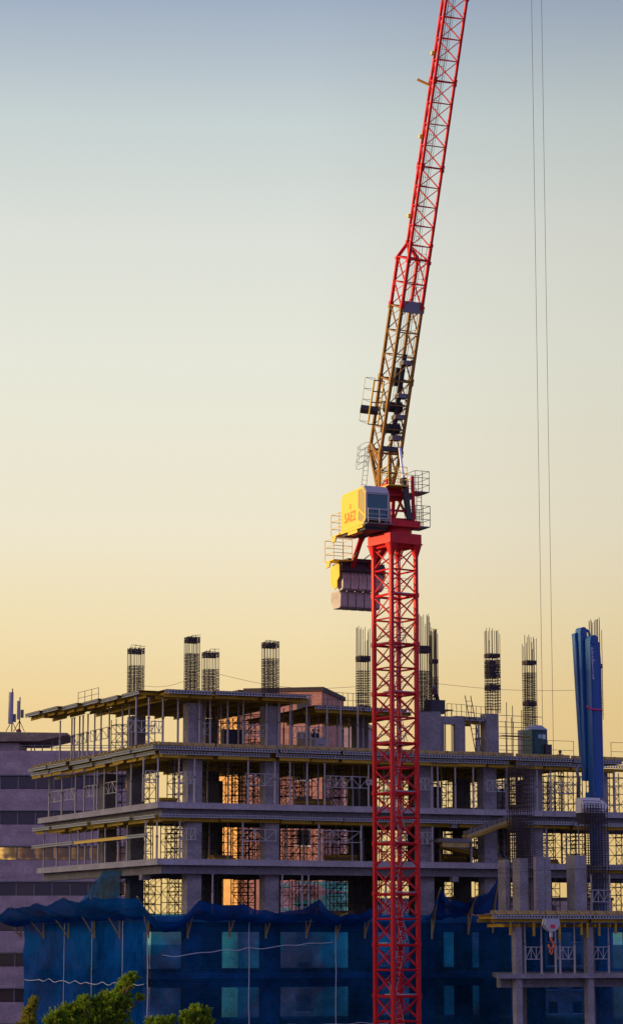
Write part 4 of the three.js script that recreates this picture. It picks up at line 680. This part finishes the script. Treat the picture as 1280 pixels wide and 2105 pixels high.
// ---------------------------------------------------------------- things on the working deck
{
  const v = 4.2, u = uAt(1100, v, 26.5), t = place(thing('portable_toilet', 'dark green portable toilet cabin with pale roof and two notices', 'toilet'), u, LV[6] + 0.03, v), g = mat(0.01, 0.07, 0.07, 0.6), w = 0.62;
  const hT = hAt(1502, B(u, 0, v)) - LV[6];
  bx(t, 'cabin_wall', -w, w, 0, hT, -0.6, 0.6, g); bx(t, 'door', -0.42, 0.42, 0.08, hT - 0.2, 0.6, 0.63, mat(0.012, 0.08, 0.075, 0.5));
  const rf = new THREE.CylinderGeometry(0.45, 0.93, 0.34, 4); rf.rotateY(Math.PI / 4); const r = part(t, 'roof', rf, M.greyPaint); r.position.y = hT + 0.17;
  bx(t, 'notice', -0.12, 0.12, hT - 0.62, hT - 0.34, 0.63, 0.64, mat(0.25, 0.6, 0.6, 0.6)); bx(t, 'notice', 0.18, 0.46, hT - 0.66, hT - 0.34, 0.63, 0.64, M.white); rod(t, 'vent_pipe', V3(-0.4, hT, -0.4), V3(-0.4, hT + 0.5, -0.4), 0.05, M.dark);
  const crate = (name, label, px, vv, y, w2, h2, m, cat) => { const c = place(thing(name, label, cat), uAt(px, vv, y + 0.5), y, vv); bx(c, 'body', -w2 / 2, w2 / 2, 0, h2, -0.3, 0.3, m); bx(c, 'lid', -w2 / 2 - 0.02, w2 / 2 + 0.02, h2, h2 + 0.05, -0.32, 0.32, M.dark); rod(c, 'handle', V3(-w2 * 0.2, h2 * 0.6, 0.33), V3(w2 * 0.2, h2 * 0.6, 0.33), 0.02, M.steel); return c; };
  crate('tool_chest', 'dark tool chest beside the toilet cabin', 1123, 3.6, LV[6] + 0.03, 0.5, 1.15, M.dark, 'chest');
  crate('tool_chest', 'grey tool chest before the worker in the blue helmet', 655, 3.4, LV[6] + 0.03, 0.85, 1.05, M.greyPaint, 'chest');
  crate('tool_chest', 'dark chest between props under the top deck', 478, 4.5, LV[6] + 0.03, 1.5, 1.5, M.dark, 'chest');
  crate('tool_chest', 'dark green chest at the core wall top, before the bending worker', 893, 2.0, hAt(1468, B(uAt(893, 2, 27), 0, 2)) + 0.02, 1.3, 0.9, M.dark, 'chest');
  const lad = (label, a, b, px) => { const t2 = thing('ladder', label, 'ladder'); t2.position.copy(a); const d = b.clone().sub(a), x = U.clone().multiplyScalar(0.22); for (const k of [-1, 1]) rod(t2, 'stile', x.clone().multiplyScalar(k), d.clone().addScaledVector(x, k), 0.032, M.scaffold); for (let i = 1; i < 11; i++) { const p = d.clone().multiplyScalar(i / 11); rod(t2, 'rung', p.clone().sub(x), p.clone().add(x), 0.018, M.scaffold); } };
  const la = B(uAt(984, 0.9, 26), LV[6] + 0.03, 0.9), lb = B(uAt(961, 1.4, 29), 0, 1.4); lb.y = hAt(1430, lb); lad('wooden ladder leaning beside the core wall door', la, lb);
  // railings: posts and lines at the deck edges
  const rail = (label, pts, h, step, m = M.scaffold) => { const t2 = thing('guard_rail', label, 'railing'); t2.position.copy(pts[0]); const o = pts[0]; for (let k = 0; k + 1 < pts.length; k++) { const a = pts[k].clone().sub(o), b = pts[k + 1].clone().sub(o), n = Math.max(1, Math.round(a.distanceTo(b) / step)); for (let i = 0; i <= n; i++) { const p = a.clone().lerp(b, i / n); rod(t2, 'post', p, p.clone().add(V3(0, h, 0)), 0.02, m); } for (const f of [0.5, 1]) rod(t2, 'line', a.clone().add(V3(0, h * f, 0)), b.clone().add(V3(0, h * f, 0)), 0.016, m); } };
  rail('thin guard rail along the stepped-down deck towards the mast', [B(uAt(662, 2, 29), LV[7] - 0.47, 2), B(uAt(756, 2.6, 29), LV[7] - 0.47, 2.6)], 1.0, 0.4);
  rail('thin guard rail on the top deck near the far flank', [B(-1.2, LV[7] + 0.03, 8.5), B(-1.3, LV[7] + 0.03, 12.5)], 0.8, 1.2);
  rail('rail of posts along the open edge past the blue boom', [B(uAt(1255, 0.9, 26), LV[6] + 0.03, 0.9), B(uAt(1292, 0.9, 26), LV[6] + 0.03, 0.9)], 1.3, 1.6);
  rail('rail of posts between the toilet cabin and the blue boom', [B(uAt(1125, 1.2, 26), LV[6] + 0.03, 1.2), B(uAt(1178, 1.2, 26), LV[6] + 0.03, 1.2)], 1.3, 1.6);
  const y9 = hAt(1472, B(uAt(900, 3, 28), 0, 3));
  rail('grid rail above the core wall door', [B(uAt(918, 3, 28), y9 - 0.1, 3), B(uAt(948, 3.2, 28), y9 - 0.1, 3.2), B(uAt(998, 3.4, 28), y9 - 0.2, 3.4)], 1.0, 0.45);
  // tube scaffold round the column beside the toilet
  const sc = place(thing('tube_scaffold', 'loose tube scaffold with leaning bars between two rebar columns', 'scaffold'), uAt(1055, 1.4, 26), LV[6] + 0.03, 1.4);
  for (let i = 0; i < 9; i++) { const x = -1.0 + i * 0.27 + rr(-0.06, 0.06), z = -rr(0, 1.4); rod(sc, 'standard', V3(x, 0, z), V3(x + rr(-0.05, 0.05), rr(2.3, 4.0), z), 0.026, M.scaffold); }
  for (let i = 0; i < 7; i++) { const y = 0.5 + i * 0.4; rod(sc, 'ledger', V3(-1.1, y + rr(-0.1, 0.1), -0.05), V3(1.9 + rr(-0.8, 0.5), y + rr(-0.1, 0.1), -0.08), 0.02, M.scaffold); }
  bx(sc, 'plank', -0.7, 1.6, 1.55, 1.6, -0.9, -0.2, M.timber);
  // narrow formwork shelf and props between core wall and column
  const q0 = uAt(958, 1.5, 27), q1 = uAt(995, 1.5, 27); place(table(q1 - q0, 'small formwork table bridging from the core wall to the next column', 'formwork of the core', { ply: true }), (q0 + q1) / 2, hAt(1474, B(q0, 0, 1.5)), 1.5);
  prop(uAt(983, 1.9, 27), LV[6] + 0.03, 1.9, hAt(1490, B(q0, 0, 1.9)) - LV[6], 'steel prop under the small formwork table by the leaning ladder', 'core props', 1.5);
  prop(uAt(978, 2.6, 27), LV[6] + 0.03, 2.6, hAt(1490, B(q0, 0, 2.6)) - LV[6], 'rear steel prop under the small formwork table', 'core props', 1);
  // lines strung from cage to cage
  const wire = (label, a, b, sag) => { const p = []; for (let i = 0; i <= 8; i++) { const f = i / 8, k = a.clone().lerp(b, f); k.y -= Math.sin(Math.PI * f) * sag; p.push(k); } const o = new THREE.Mesh(new THREE.TubeGeometry(new THREE.CatmullRomCurve3(p), 30, 0.012, 4), M.scaffold); o.name = numbered('sagging_wire'); o.userData = { label, category: 'wire', group: 'wires between rebar cages' }; scene.add(o); };
  const at = (px, py, vv) => { const p = B(uAt(px, vv, 30), 0, vv); p.y = hAt(py, p); return p; };
  wire('thin wire from the paired cages to the mast-side cage', at(450, 1386, 12.3), at(740, 1411, 6.9), 0.5); wire('thin wire from the densest cage to the blue boom', at(895, 1405, 3.2), at(1180, 1419, 4), 0.2); wire('thin wire from the single cage towards the tallest cage', at(297, 1410, 12.3), at(380, 1400, 2), 0.2);
}

// ---------------------------------------------------------------- stacked material inside the storeys
[[4, 455, 5.2, 1.6], [4, 700, 6.4, 2.2], [4, 930, 6.2, 1.8], [4, 1120, 4.4, 1.6], [5, 345, 6.2, 1.2], [5, 640, 6.3, 2.4], [5, 950, 6.4, 2.6], [5, 1060, 4.6, 1.4], [3, 480, 6.3, 1.6], [3, 690, 6, 2.4], [6, 360, 6.2, 1.5], [6, 590, 6.4, 1.6]].forEach(([s, px, v, w], i, all) => {
  const k = all.slice(0, i + 1).filter((a) => a[0] === s).length, t = place(thing('timber_stack', `${ord(k)} low timber stack from the corner inside the ${STOREY[s]}`, 'timber', 'timber stacks inside the storeys'), uAt(px, v, LV[s] + 0.4), LV[s] + (s === 6 ? 0.032 : 0.002), v), n = 2 + i % 3;
  t.rotation.y += rr(-0.2, 0.2);
  for (const x of [-w * 0.35, w * 0.35]) bx(t, 'bearer', x - 0.05, x + 0.05, 0, 0.1, -0.4, 0.4, M.timber);
  for (let r = 0; r < n; r++) for (let z = 0; z < 3; z++) bx(t, 'plank', -w / 2 + rr(-0.08, 0.08), w / 2 + rr(-0.08, 0.08), 0.102 + r * 0.17, 0.265 + r * 0.17, -0.39 + z * 0.27, -0.15 + z * 0.27, (r + z) % 2 ? M.ply : M.yellowGirder);
});
// ---------------------------------------------------------------- people
function person(label, joints, clothes, helmet) {
  // joints in metres, feet at the origin; the body is one surface meshed from tapered capsules
  const bones = [['hip', 'chest', 0.15, 0.17], ['chest', 'neck', 0.16, 0.07], ['neck', 'head', 0.06, 0.1], ['head', 'head', 0.108, 0.108], ['shL', 'elL', 0.07, 0.055], ['elL', 'haL', 0.052, 0.038], ['shR', 'elR', 0.07, 0.055], ['elR', 'haR', 0.052, 0.038], ['chest', 'shL', 0.13, 0.075], ['chest', 'shR', 0.13, 0.075], ['hip', 'knL', 0.125, 0.075], ['knL', 'anL', 0.07, 0.05], ['hip', 'knR', 0.125, 0.075], ['knR', 'anR', 0.07, 0.05], ['anL', 'toL', 0.05, 0.045], ['anR', 'toR', 0.05, 0.045]];
  const res = 64, mc = new MarchingCubes(res, M.dark, false, false, 60000), S = 1.05, c0 = V3(0, 0.92, 0), p = V3(), J = joints;
  const cap = (q, a, b, ra, rb) => { const ab = b.clone().sub(a), l2 = ab.lengthSq(), f = l2 ? THREE.MathUtils.clamp(q.clone().sub(a).dot(ab) / l2, 0, 1) : 0; return q.distanceTo(a.clone().addScaledVector(ab, f)) - (ra + (rb - ra) * f); };
  mc.isolation = 0;
  for (let k = 0; k < res; k++) for (let j = 0; j < res; j++) for (let i = 0; i < res; i++) {
    p.set((i - res / 2) / (res / 2) * S + c0.x, (j - res / 2) / (res / 2) * S + c0.y, (k - res / 2) / (res / 2) * S + c0.z);
    let d = 1e3; for (const [a, b, ra, rb] of bones) { const e = cap(p, J[a], J[b], ra, rb), h = Math.max(0, 0.05 - Math.abs(d - e)) / 0.05; d = Math.min(d, e) - h * h * 0.05 * 0.25; }
    mc.field[i + j * res + k * res * res] = -d;
  }
  mc.update();
  const n = mc.count, g = new THREE.BufferGeometry(), pos = new Float32Array(n * 3), nor = new Float32Array(n * 3), col = new Float32Array(n * 3);
  for (let i = 0; i < n; i++) {
    const y = mc.positionArray[i * 3 + 1] * S + c0.y, x = mc.positionArray[i * 3] * S + c0.x, z = mc.positionArray[i * 3 + 2] * S + c0.z;
    pos.set([x, y, z], i * 3); nor.set([mc.normalArray[i * 3], mc.normalArray[i * 3 + 1], mc.normalArray[i * 3 + 2]], i * 3);
    const q = V3(x, y, z), skin = q.distanceTo(J.head) < 0.14 || q.distanceTo(J.haL) < 0.07 || q.distanceTo(J.haR) < 0.07, leg = Math.min(cap(q, J.hip, J.knL, 0, 0), cap(q, J.knL, J.anL, 0, 0), cap(q, J.hip, J.knR, 0, 0), cap(q, J.knR, J.anR, 0, 0)) < Math.min(cap(q, J.hip, J.chest, 0, 0), cap(q, J.shL, J.haL, 0, 0), cap(q, J.shR, J.haR, 0, 0)) - 0.02, shoe = Math.min(q.distanceTo(J.toL), q.distanceTo(J.toR), q.distanceTo(J.anL), q.distanceTo(J.anR)) < 0.1;
    col.set(skin ? [0.28, 0.15, 0.09] : shoe ? [0.05, 0.035, 0.025] : leg ? clothes[1] : clothes[0], i * 3);
  }
  g.setAttribute('position', new THREE.BufferAttribute(pos, 3)); g.setAttribute('normal', new THREE.BufferAttribute(nor, 3)); g.setAttribute('color', new THREE.BufferAttribute(col, 3));
  // fingers, nose and ears joined into the same mesh
  const extra = [];
  for (const s of ['L', 'R']) { const hnd = J['ha' + s], dir = hnd.clone().sub(J['el' + s]).normalize(), sd = V3(0, 0, 1).cross(dir).normalize(); for (let f = 0; f < 5; f++) { const b = hnd.clone().addScaledVector(sd, (f - 2) * 0.02), m = b.clone().addScaledVector(dir, f === 0 ? 0.04 : 0.075).addScaledVector(sd, f === 0 ? -0.04 : 0), e = m.clone().addScaledVector(dir, [0.02, 0.035, 0.045, 0.035, 0.025][f]).add(V3(0, 0, 0.02)); extra.push(rodGeo(b, m, 0.011), rodGeo(m, e, 0.009)); } }
  const face = J.face ?? V3(0, 0, 1), ear = face.clone().cross(UP).normalize();
  extra.push(rodGeo(J.head.clone().addScaledVector(face, 0.1), J.head.clone().addScaledVector(face, 0.135).add(V3(0, -0.02, 0)), 0.016)); for (const k of [-1, 1]) extra.push(rodGeo(J.head.clone().addScaledVector(ear, k * 0.1), J.head.clone().addScaledVector(ear, k * 0.125), 0.026));
  const hands = mergeGeometries(extra).toNonIndexed(); hands.deleteAttribute('uv'); hands.setAttribute('color', new THREE.BufferAttribute(new Float32Array(hands.attributes.position.count * 3).map((_, i) => [0.28, 0.15, 0.09][i % 3]), 3));
  const t = thing('person', label, 'person');
  part(t, 'body', mergeGeometries([g, hands]), M.cloth ??= new THREE.MeshStandardMaterial({ vertexColors: true, roughness: 0.9 }));
  const hg = new THREE.SphereGeometry(0.135, 18, 9, 0, Math.PI * 2, 0, Math.PI / 2), brim = new THREE.CylinderGeometry(0.16, 0.165, 0.018, 18), he = part(t, 'helmet', mergeGeometries([hg, brim]), helmet); he.position.copy(J.head).add(V3(0, 0.035, 0));
  return t;
}
const stand = () => ({ hip: V3(0, 0.95, 0), chest: V3(0, 1.3, 0.02), neck: V3(0, 1.48, 0.02), head: V3(0, 1.64, 0.05), shL: V3(-0.2, 1.42, 0), elL: V3(-0.28, 1.14, 0.02), haL: V3(-0.24, 0.92, 0.16), shR: V3(0.2, 1.42, 0), elR: V3(0.28, 1.14, 0.02), haR: V3(0.24, 0.92, 0.16), knL: V3(-0.11, 0.52, 0.03), anL: V3(-0.12, 0.09, -0.02), toL: V3(-0.14, 0.05, 0.15), knR: V3(0.11, 0.52, 0.03), anR: V3(0.12, 0.09, -0.02), toR: V3(0.14, 0.05, 0.15) });
const bend = () => ({ hip: V3(0, 0.9, -0.08), chest: V3(-0.2, 1.18, 0.1), neck: V3(-0.3, 1.32, 0.16), head: V3(-0.38, 1.42, 0.22), shL: V3(-0.36, 1.2, 0.0), elL: V3(-0.5, 0.96, 0.08), haL: V3(-0.5, 0.76, 0.22), shR: V3(-0.12, 1.26, 0.2), elR: V3(-0.3, 1.0, 0.34), haR: V3(-0.46, 0.8, 0.34), knL: V3(-0.12, 0.5, 0.08), anL: V3(-0.1, 0.09, -0.04), toL: V3(-0.18, 0.05, 0.12), knR: V3(0.14, 0.5, 0.08), anR: V3(0.18, 0.09, -0.08), toR: V3(0.16, 0.05, 0.1), face: V3(-0.7, -0.3, 0.6).normalize() });
{
  const blueHat = mat(0.01, 0.08, 0.3, 0.4), put2 = (o, px, v, y, turn) => { o.position.copy(B(uAt(px, v, y + 1), y, v)); o.rotation.y = turn; };
  const a = stand(); a.elL.set(-0.33, 1.16, 0.1); a.haL.set(-0.36, 0.95, 0.28);
  put2(person('worker in dark clothes and blue helmet walking behind the grey tool chest', a, [[0.03, 0.03, 0.06], [0.03, 0.035, 0.06]], blueHat), 646, 4.2, LV[6] + 0.03, -0.5);
  put2(person('worker standing at the deck edge between toilet cabin and blue boom', stand(), [[0.05, 0.04, 0.05], [0.04, 0.04, 0.05]], mat(0.12, 0.05, 0.05, 0.5)), 1150, 15, LV[6] + 0.03, 0.2);
  const y2 = hAt(1468, B(uAt(893, 2, 27), 0, 2)) + 0.02;
  const b = bend(); put2(person('worker bending over the dark green chest beside the densest rebar', b, [[0.06, 0.03, 0.07], [0.03, 0.03, 0.05]], blueHat), 898, 3.1, y2 + 0.4, 0.3);
  const plat = place(thing('work_platform', 'small timber work platform behind the core wall under the bending worker', 'platform'), uAt(900, 3.1, 28), y2 + 0.4, 3.1); bx(plat, 'floor_board', -0.9, 0.9, -0.06, -0.005, -0.6, 0.6, M.timber); for (const [x, z] of [[-0.8, -0.5], [0.8, -0.5], [0.8, 0.5], [-0.8, 0.5]]) rod(plat, 'leg', V3(x, LV[6] + 0.03 - y2 - 0.4, z), V3(x, -0.06, z), 0.04, M.scaffold);
}

// ---------------------------------------------------------------- ribbon-window office block at the side
{
  const D = 249, z0 = -D, k = (px, y) => (px - 640) / F * (D * CP + (y - EYE) * SP), spH = [], t = thing('office_block', 'violet-grey office block with ribbon windows beyond the net', 'building');
  const wallM = mat(0.44, 0.35, 0.44, 0.9, { map: stain }), yAt = (py) => hAt(py, V3(-20, 0, z0));
  t.position.set(0, 0, z0);
  const rows = []; for (let i = -1; i < 8; i++) rows.push([yAt(1592 + 73 * i + 30), yAt(1592 + 73 * i)]);
  const xL = -48, xR = k(262, 20), top = yAt(1543); let yTop = top;
  const curtain = noiseMap(128, [5, 9, 40], ([a, b, c]) => { const v = Math.max(0.05, 1.5 * a * (0.5 + b) * (0.8 + 0.3 * c)); return [v, v, v]; }); curtain.repeat.set(0.31, 0.31);  // uneven mottle for the painted sunset reflection, not cloth
  const lit = new THREE.MeshStandardMaterial({ emissiveMap: curtain, color: rgb(0.3, 0.2, 0.05), roughness: 0.2, emissive: rgb(0.75, 0.42, 0.1), emissiveIntensity: 1.1 }), reflectionDim = new THREE.MeshStandardMaterial({ emissiveMap: curtain, color: rgb(0.2, 0.12, 0.05), roughness: 0.2, emissive: rgb(0.5, 0.24, 0.06), emissiveIntensity: 0.3 }), brown = mat(0.05, 0.032, 0.03, 0.1);  // emissive panes imitate an orange sunset reflection; no lamps behind them
  rows.slice(1).forEach(([a, b], r) => {
    bx(t, 'spandrel', xL, xR, b, yTop, -14, 0, wallM); bx(t, 'ledge', xL, xR + 0.05, b - 0.12, b - 0.002, -0.6, 0.05, M.steel); yTop = a;
    bx(t, 'floor_core', xL + 0.5, xR - 0.5, a + 0.001, b - 0.13, -13.5, -0.9, M.glassDark);
    let x = xR - 0.3; let i = 0;
    while (x > xL + 2) { const w = 1.75, m = r === 2 ? (x < k(70, 20) ? lit : reflectionDim) : (i * 7 + r * 3) % 4 === 0 ? brown : M.glassDark, p = bx(t, 'window_pane', x - w + 0.06, x - 0.06, a + 0.06, b - 0.18, -0.34, -0.3, m); bx(t, 'mullion', x - 0.06, x + 0.06, a + 0.004, b - 0.125, -0.4, -0.22, M.steel); x -= w; i++; }
  });
  bx(t, 'spandrel', xL, xR, 0, yTop, -14, 0, wallM);
  bx(t, 'roof_rail', xL, xR, top + 0.25, top + 0.32, -0.35, -0.29, M.steel); for (let x = xL + 1; x < xR; x += 2.2) rod(t, 'rail_post', V3(x, top, -0.32), V3(x, top + 0.55, -0.32), 0.03, M.steel); bx(t, 'roof_rail', xL, xR, top + 0.5, top + 0.56, -0.35, -0.29, M.steel);
  // roof house with a wide canopy
  const xc = k(134, 30); bx(t, 'roof_house', xL + 4, k(32, 30), top + 0.001, yAt(1522), -10, -3, wallM); const cano = new THREE.Shape(); cano.moveTo(xL + 2, yAt(1522)); cano.lineTo(k(76, 30), yAt(1520)); cano.lineTo(xc, yAt(1507)); cano.lineTo(xc, yAt(1503)); cano.lineTo(xL + 2, yAt(1497)); const cg = new THREE.ExtrudeGeometry(cano, { depth: 9, bevelEnabled: false }); cg.translate(0, 0, -11); part(t, 'roof_canopy', cg, mat(0.3, 0.24, 0.2, 0.9, { map: stain })); for (const px of [55, 62, 78, 98]) rod(t, 'canopy_post', V3(k(px, 30), top, -4), V3(k(px, 30), yAt(1516), -4), 0.06, M.steel);
  const yc = yAt(1497) + 0.01, an = (label, px, py0, py1, w) => { const q = thing('cell_antenna', label, 'antenna', 'antennas on the office block'); q.position.set(k(px, 33), yc, z0 - 4); const y0 = yAt(py1) - yc, y1 = yAt(py0) - yc; rod(q, 'mast', V3(0.1, 0, -0.3), V3(0.1, y1 + 0.4, -0.3), 0.06, M.rust); const pn = part(q, 'panel', new THREE.CylinderGeometry(w * 0.55, w * 0.55, y1 - y0, 12), mat(0.3, 0.28, 0.36, 0.6)); pn.position.y = (y0 + y1) / 2; pn.scale.z = 0.5; for (const f of [0.25, 0.8]) bar(q, 'clamp', V3(0.1, y0 + (y1 - y0) * f, -0.3), V3(0.05, y0 + (y1 - y0) * f, 0), 0.12, 0.08, M.steel); bar(q, 'radio_unit', V3(0.35, y0 + 0.2, -0.25), V3(0.35, y0 + 1.0, -0.25), 0.3, 0.2, M.steel); for (const d of [-0.5, 0.6]) rod(q, 'leg', V3(d, 0, -0.3), V3(0.1, 1.1, -0.3), 0.035, M.rust); };
  an('taller grey panel antenna on the office roof', 12, 1415, 1481, 0.46); an('shorter grey panel antenna on the office roof', 28, 1433, 1472, 0.27);
  const ball = thing('beacon', 'small pink dome beacon on the office roof beside the antennas', 'beacon'); ball.position.set(k(28, 33), yc, z0 - 4.6); const bd = part(ball, 'dome', new THREE.SphereGeometry(0.26, 14, 8, 0, 6.3, 0, Math.PI / 2), mat(0.6, 0.04, 0.14, 0.5)); bd.position.y = 0.06; rod(ball, 'base_ring', V3(0, 0, 0), V3(0, 0.06, 0), 0.28, M.steel);
}
// ---------------------------------------------------------------- buildings behind
function block(name, label, px0, px1, py, D, depth, turn, wallMat, rowsN, roofM, winM = M.glassDark) {
  const y = hAt(py, V3(0, 0, -D)), kx = (px) => (px - 640) / F * (D * CP + (y * 0.6 - EYE) * SP), x0 = kx(px0), x1 = kx(px1), w = (x1 - x0) / Math.cos(turn), t = thing(name, label, 'building');
  t.position.set(x0, 0, -D); t.rotation.y = turn;
  bx(t, 'wall', 0, w, 0, y, -depth, 0, wallMat); bx(t, 'roof', -0.2, w + 0.2, y + 0.001, y + 0.5, -depth - 0.2, 0.2, roofM);
  const sh = y / rowsN; for (let r = 0; r < rowsN; r++) for (let x = 2; x < w - 2; x += 4.2) { const wd = sub(t, 'window'); bx(wd, 'frame', x, x + 1.7, r * sh + 1, r * sh + sh - 0.9, -0.05, 0.03, M.steel); bx(wd, 'pane', x + 0.12, x + 1.58, r * sh + 1.12, r * sh + sh - 1.02, 0.031, 0.05, winM); bx(wd, 'sill', x - 0.1, x + 1.8, r * sh + 0.86, r * sh + 0.998, 0, 0.18, M.white); }
  return t;
}
const salmon = mat(0.62, 0.3, 0.24, 0.9, { map: stain });
block('apartment_block', 'salmon-pink apartment block behind the frame, its roof showing over the top deck', 503, 662, 1424, 300, 13, rad(-12), salmon, 11, M.rust);
block('apartment_block', 'narrow orange apartment block with a sunlit end wall behind the frame', 490, 512, 1426, 336, 10, rad(24), mat(0.62, 0.36, 0.14, 0.9, { map: stain }), 11, M.rust);
block('apartment_block', 'lower lilac apartment block behind the frame near the mast', 640, 742, 1490, 330, 10, rad(-10), mat(0.5, 0.36, 0.42, 0.9, { map: stain }), 10, M.steel);
block('apartment_block', 'low dun apartment block behind the annex', 900, 1270, 1850, 420, 14, rad(14), mat(0.45, 0.36, 0.34, 0.9, { map: stain }), 5, M.rust);
block('apartment_block', 'bluish low block seen through the bay behind the mast', 560, 860, 1852, 400, 12, rad(14), mat(0.34, 0.42, 0.5, 0.9, { map: stain }), 5, M.steel);
// occluder added out of view, shaped as a housing slab; keeps the evening sun off the lower storeys
{
  const t = thing('added_shade_slab', 'long tall unseen slab block added to shade the lower storeys', 'building'); t.position.set(-250, 0, -175);
  bx(t, 'wall', -7, 7, 0, 52.4, -88, 80, mat(0.42, 0.36, 0.32, 0.9, { map: stain })); bx(t, 'roof', -7.4, 7.4, 52.401, 53, -88.4, 80.4, M.concrete);
  for (let r = 0; r < 14; r++) for (let i = 0; i < 24; i++) { const z = -66 + i * 6; bx(t, 'window_pane', 7.01, 7.06, 1.2 + r * 3.6, 3 + r * 3.6, z, z + 2.6, M.glassDark); }
}

// ---------------------------------------------------------------- trees near the camera
{
  const leafG = [];
  const bark = mat(0.1, 0.065, 0.04, 0.95);
  const leafM = (r, g, b) => new THREE.MeshPhysicalMaterial({ color: rgb(r, g, b), roughness: 1, transmission: 0.35, thickness: 0, side: THREE.DoubleSide, vertexColors: true, specularIntensity: 0.2 });
  const tree = (label, D, clusters, trunkPx, m, perM) => {
    const t = thing('cypress_tree', label, 'tree', 'trees in front of the site'), kx = (px, y) => (px - 640) / F * (D * CP + (y - EYE) * SP), bx0 = kx(trunkPx, 8); t.position.set(bx0, 0, -D);
    const pos = [], nor = [], col = [], pts = [], sc = F / D;
    for (const [px, py, r] of clusters) { const y = hAt(py, V3(0, 0, -D)); pts.push([V3(kx(px, y) - bx0, y, rr(-0.35, 0.35)), r / sc]); }
    for (const [c, r] of pts) {
      const sprays = Math.max(14, Math.round(230 * r));
      for (let k = 0; k < sprays; k++) {
        const d = V3(rr(-1, 1), rr(-0.9, 1), rr(-1, 1)).normalize(), from = c.clone().addScaledVector(d, r * rr(0.05, 0.45)), axis = d.clone().multiplyScalar(0.8).add(V3(rr(-0.25, 0.25), rr(0.35, 0.9), rr(-0.25, 0.25))).normalize(), len = r * rr(0.45, 0.95) + 0.05, tint = 0.6 + 0.7 * rnd(), young = rnd() < 0.3 ? 1.35 : 1;
        const n = Math.round(len * perM);
        for (let i = 0; i < n; i++) {
          const f = rnd(), q = from.clone().addScaledVector(axis, len * f).add(V3(rr(-1, 1), rr(-1, 1), rr(-1, 1)).multiplyScalar(0.035 * (1.15 - f))), dir = axis.clone().add(V3(rr(-0.9, 0.9), rr(-0.5, 0.9), rr(-0.9, 0.9))).normalize(), L = rr(0.03, 0.085) * (1.2 - 0.5 * f), wv = dir.clone().cross(V3(rr(-1, 1), rr(-1, 1), rr(-1, 1))).normalize().multiplyScalar(rr(0.006, 0.013)), nn = wv.clone().cross(dir).normalize(), tip = q.clone().addScaledVector(dir, L), mid = q.clone().addScaledVector(dir, L * 0.45);
          const tt = tint * (0.8 + 0.4 * rnd()), cc = [tt * young * (0.9 + 0.25 * rnd()), tt * (0.6 + 0.4 * young), tt * 0.9];
          for (const p of [q, mid.clone().add(wv), tip, q, tip, mid.clone().sub(wv)]) { pos.push(p.x, p.y, p.z); nor.push(nn.x, nn.y, nn.z); col.push(...cc); }
        }
      }
    }
    const g = new THREE.BufferGeometry(); g.setAttribute('position', new THREE.Float32BufferAttribute(pos, 3)); g.setAttribute('normal', new THREE.Float32BufferAttribute(nor, 3)); g.setAttribute('color', new THREE.Float32BufferAttribute(col, 3));
    part(t, 'crown', g, m);
    const tops = pts.reduce((a, b) => b[0].y > a.y ? b[0] : a, pts[0][0]), low = Math.min(...pts.map((p) => p[0].y));
    const trunk = part(t, 'trunk', new THREE.CylinderGeometry(0.07, 0.22, low, 10), bark); trunk.position.y = low / 2;
    for (const [c, r] of pts) { const start = V3(0, Math.max(low * 0.8, Math.min(low, c.y - 1.2)), 0); if (c.distanceTo(start) > 0.2) rod(t, 'limb', start, c, 0.022, bark); }
  };
  tree('bushy green conifer whose lit tip leans up towards the corner rope', 60, [[274, 2012, 10], [262, 2020, 14], [254, 2034, 17], [246, 2050, 20], [236, 2062, 22], [262, 2068, 15], [216, 2062, 17], [200, 2070, 20], [176, 2064, 14], [168, 2058, 8], [182, 2082, 24], [160, 2080, 18], [140, 2088, 20], [122, 2096, 20], [108, 2108, 18], [150, 2106, 28], [200, 2100, 30], [240, 2090, 26], [220, 2120, 34], [160, 2130, 36], [110, 2130, 26], [250, 2130, 30], [180, 2170, 44], [230, 2180, 40], [130, 2180, 40], [286, 2054, 8]], 190, leafM(0.16, 0.27, 0.02), 300);
  tree('low green conifer top before the front curtain', 62, [[402, 2084, 16], [420, 2088, 14], [386, 2096, 16], [404, 2104, 24], [425, 2110, 18], [380, 2116, 20], [404, 2140, 36], [350, 2100, 10], [330, 2104, 12], [310, 2108, 12], [340, 2125, 22], [400, 2190, 44]], 400, leafM(0.16, 0.27, 0.02), 300);
  tree('slender yellow-green conifer beside the edge of the flank curtain', 66, [[68, 2058, 7], [66, 2072, 9], [60, 2084, 11], [56, 2096, 13], [50, 2110, 16], [66, 2110, 13], [56, 2140, 22], [58, 2180, 26]], 58, leafM(0.2, 0.22, 0.025), 300);
}

scene.traverse((o) => { if (o.isMesh) { o.castShadow = true; o.receiveShadow = true; } });
renderer.render(scene, camera);
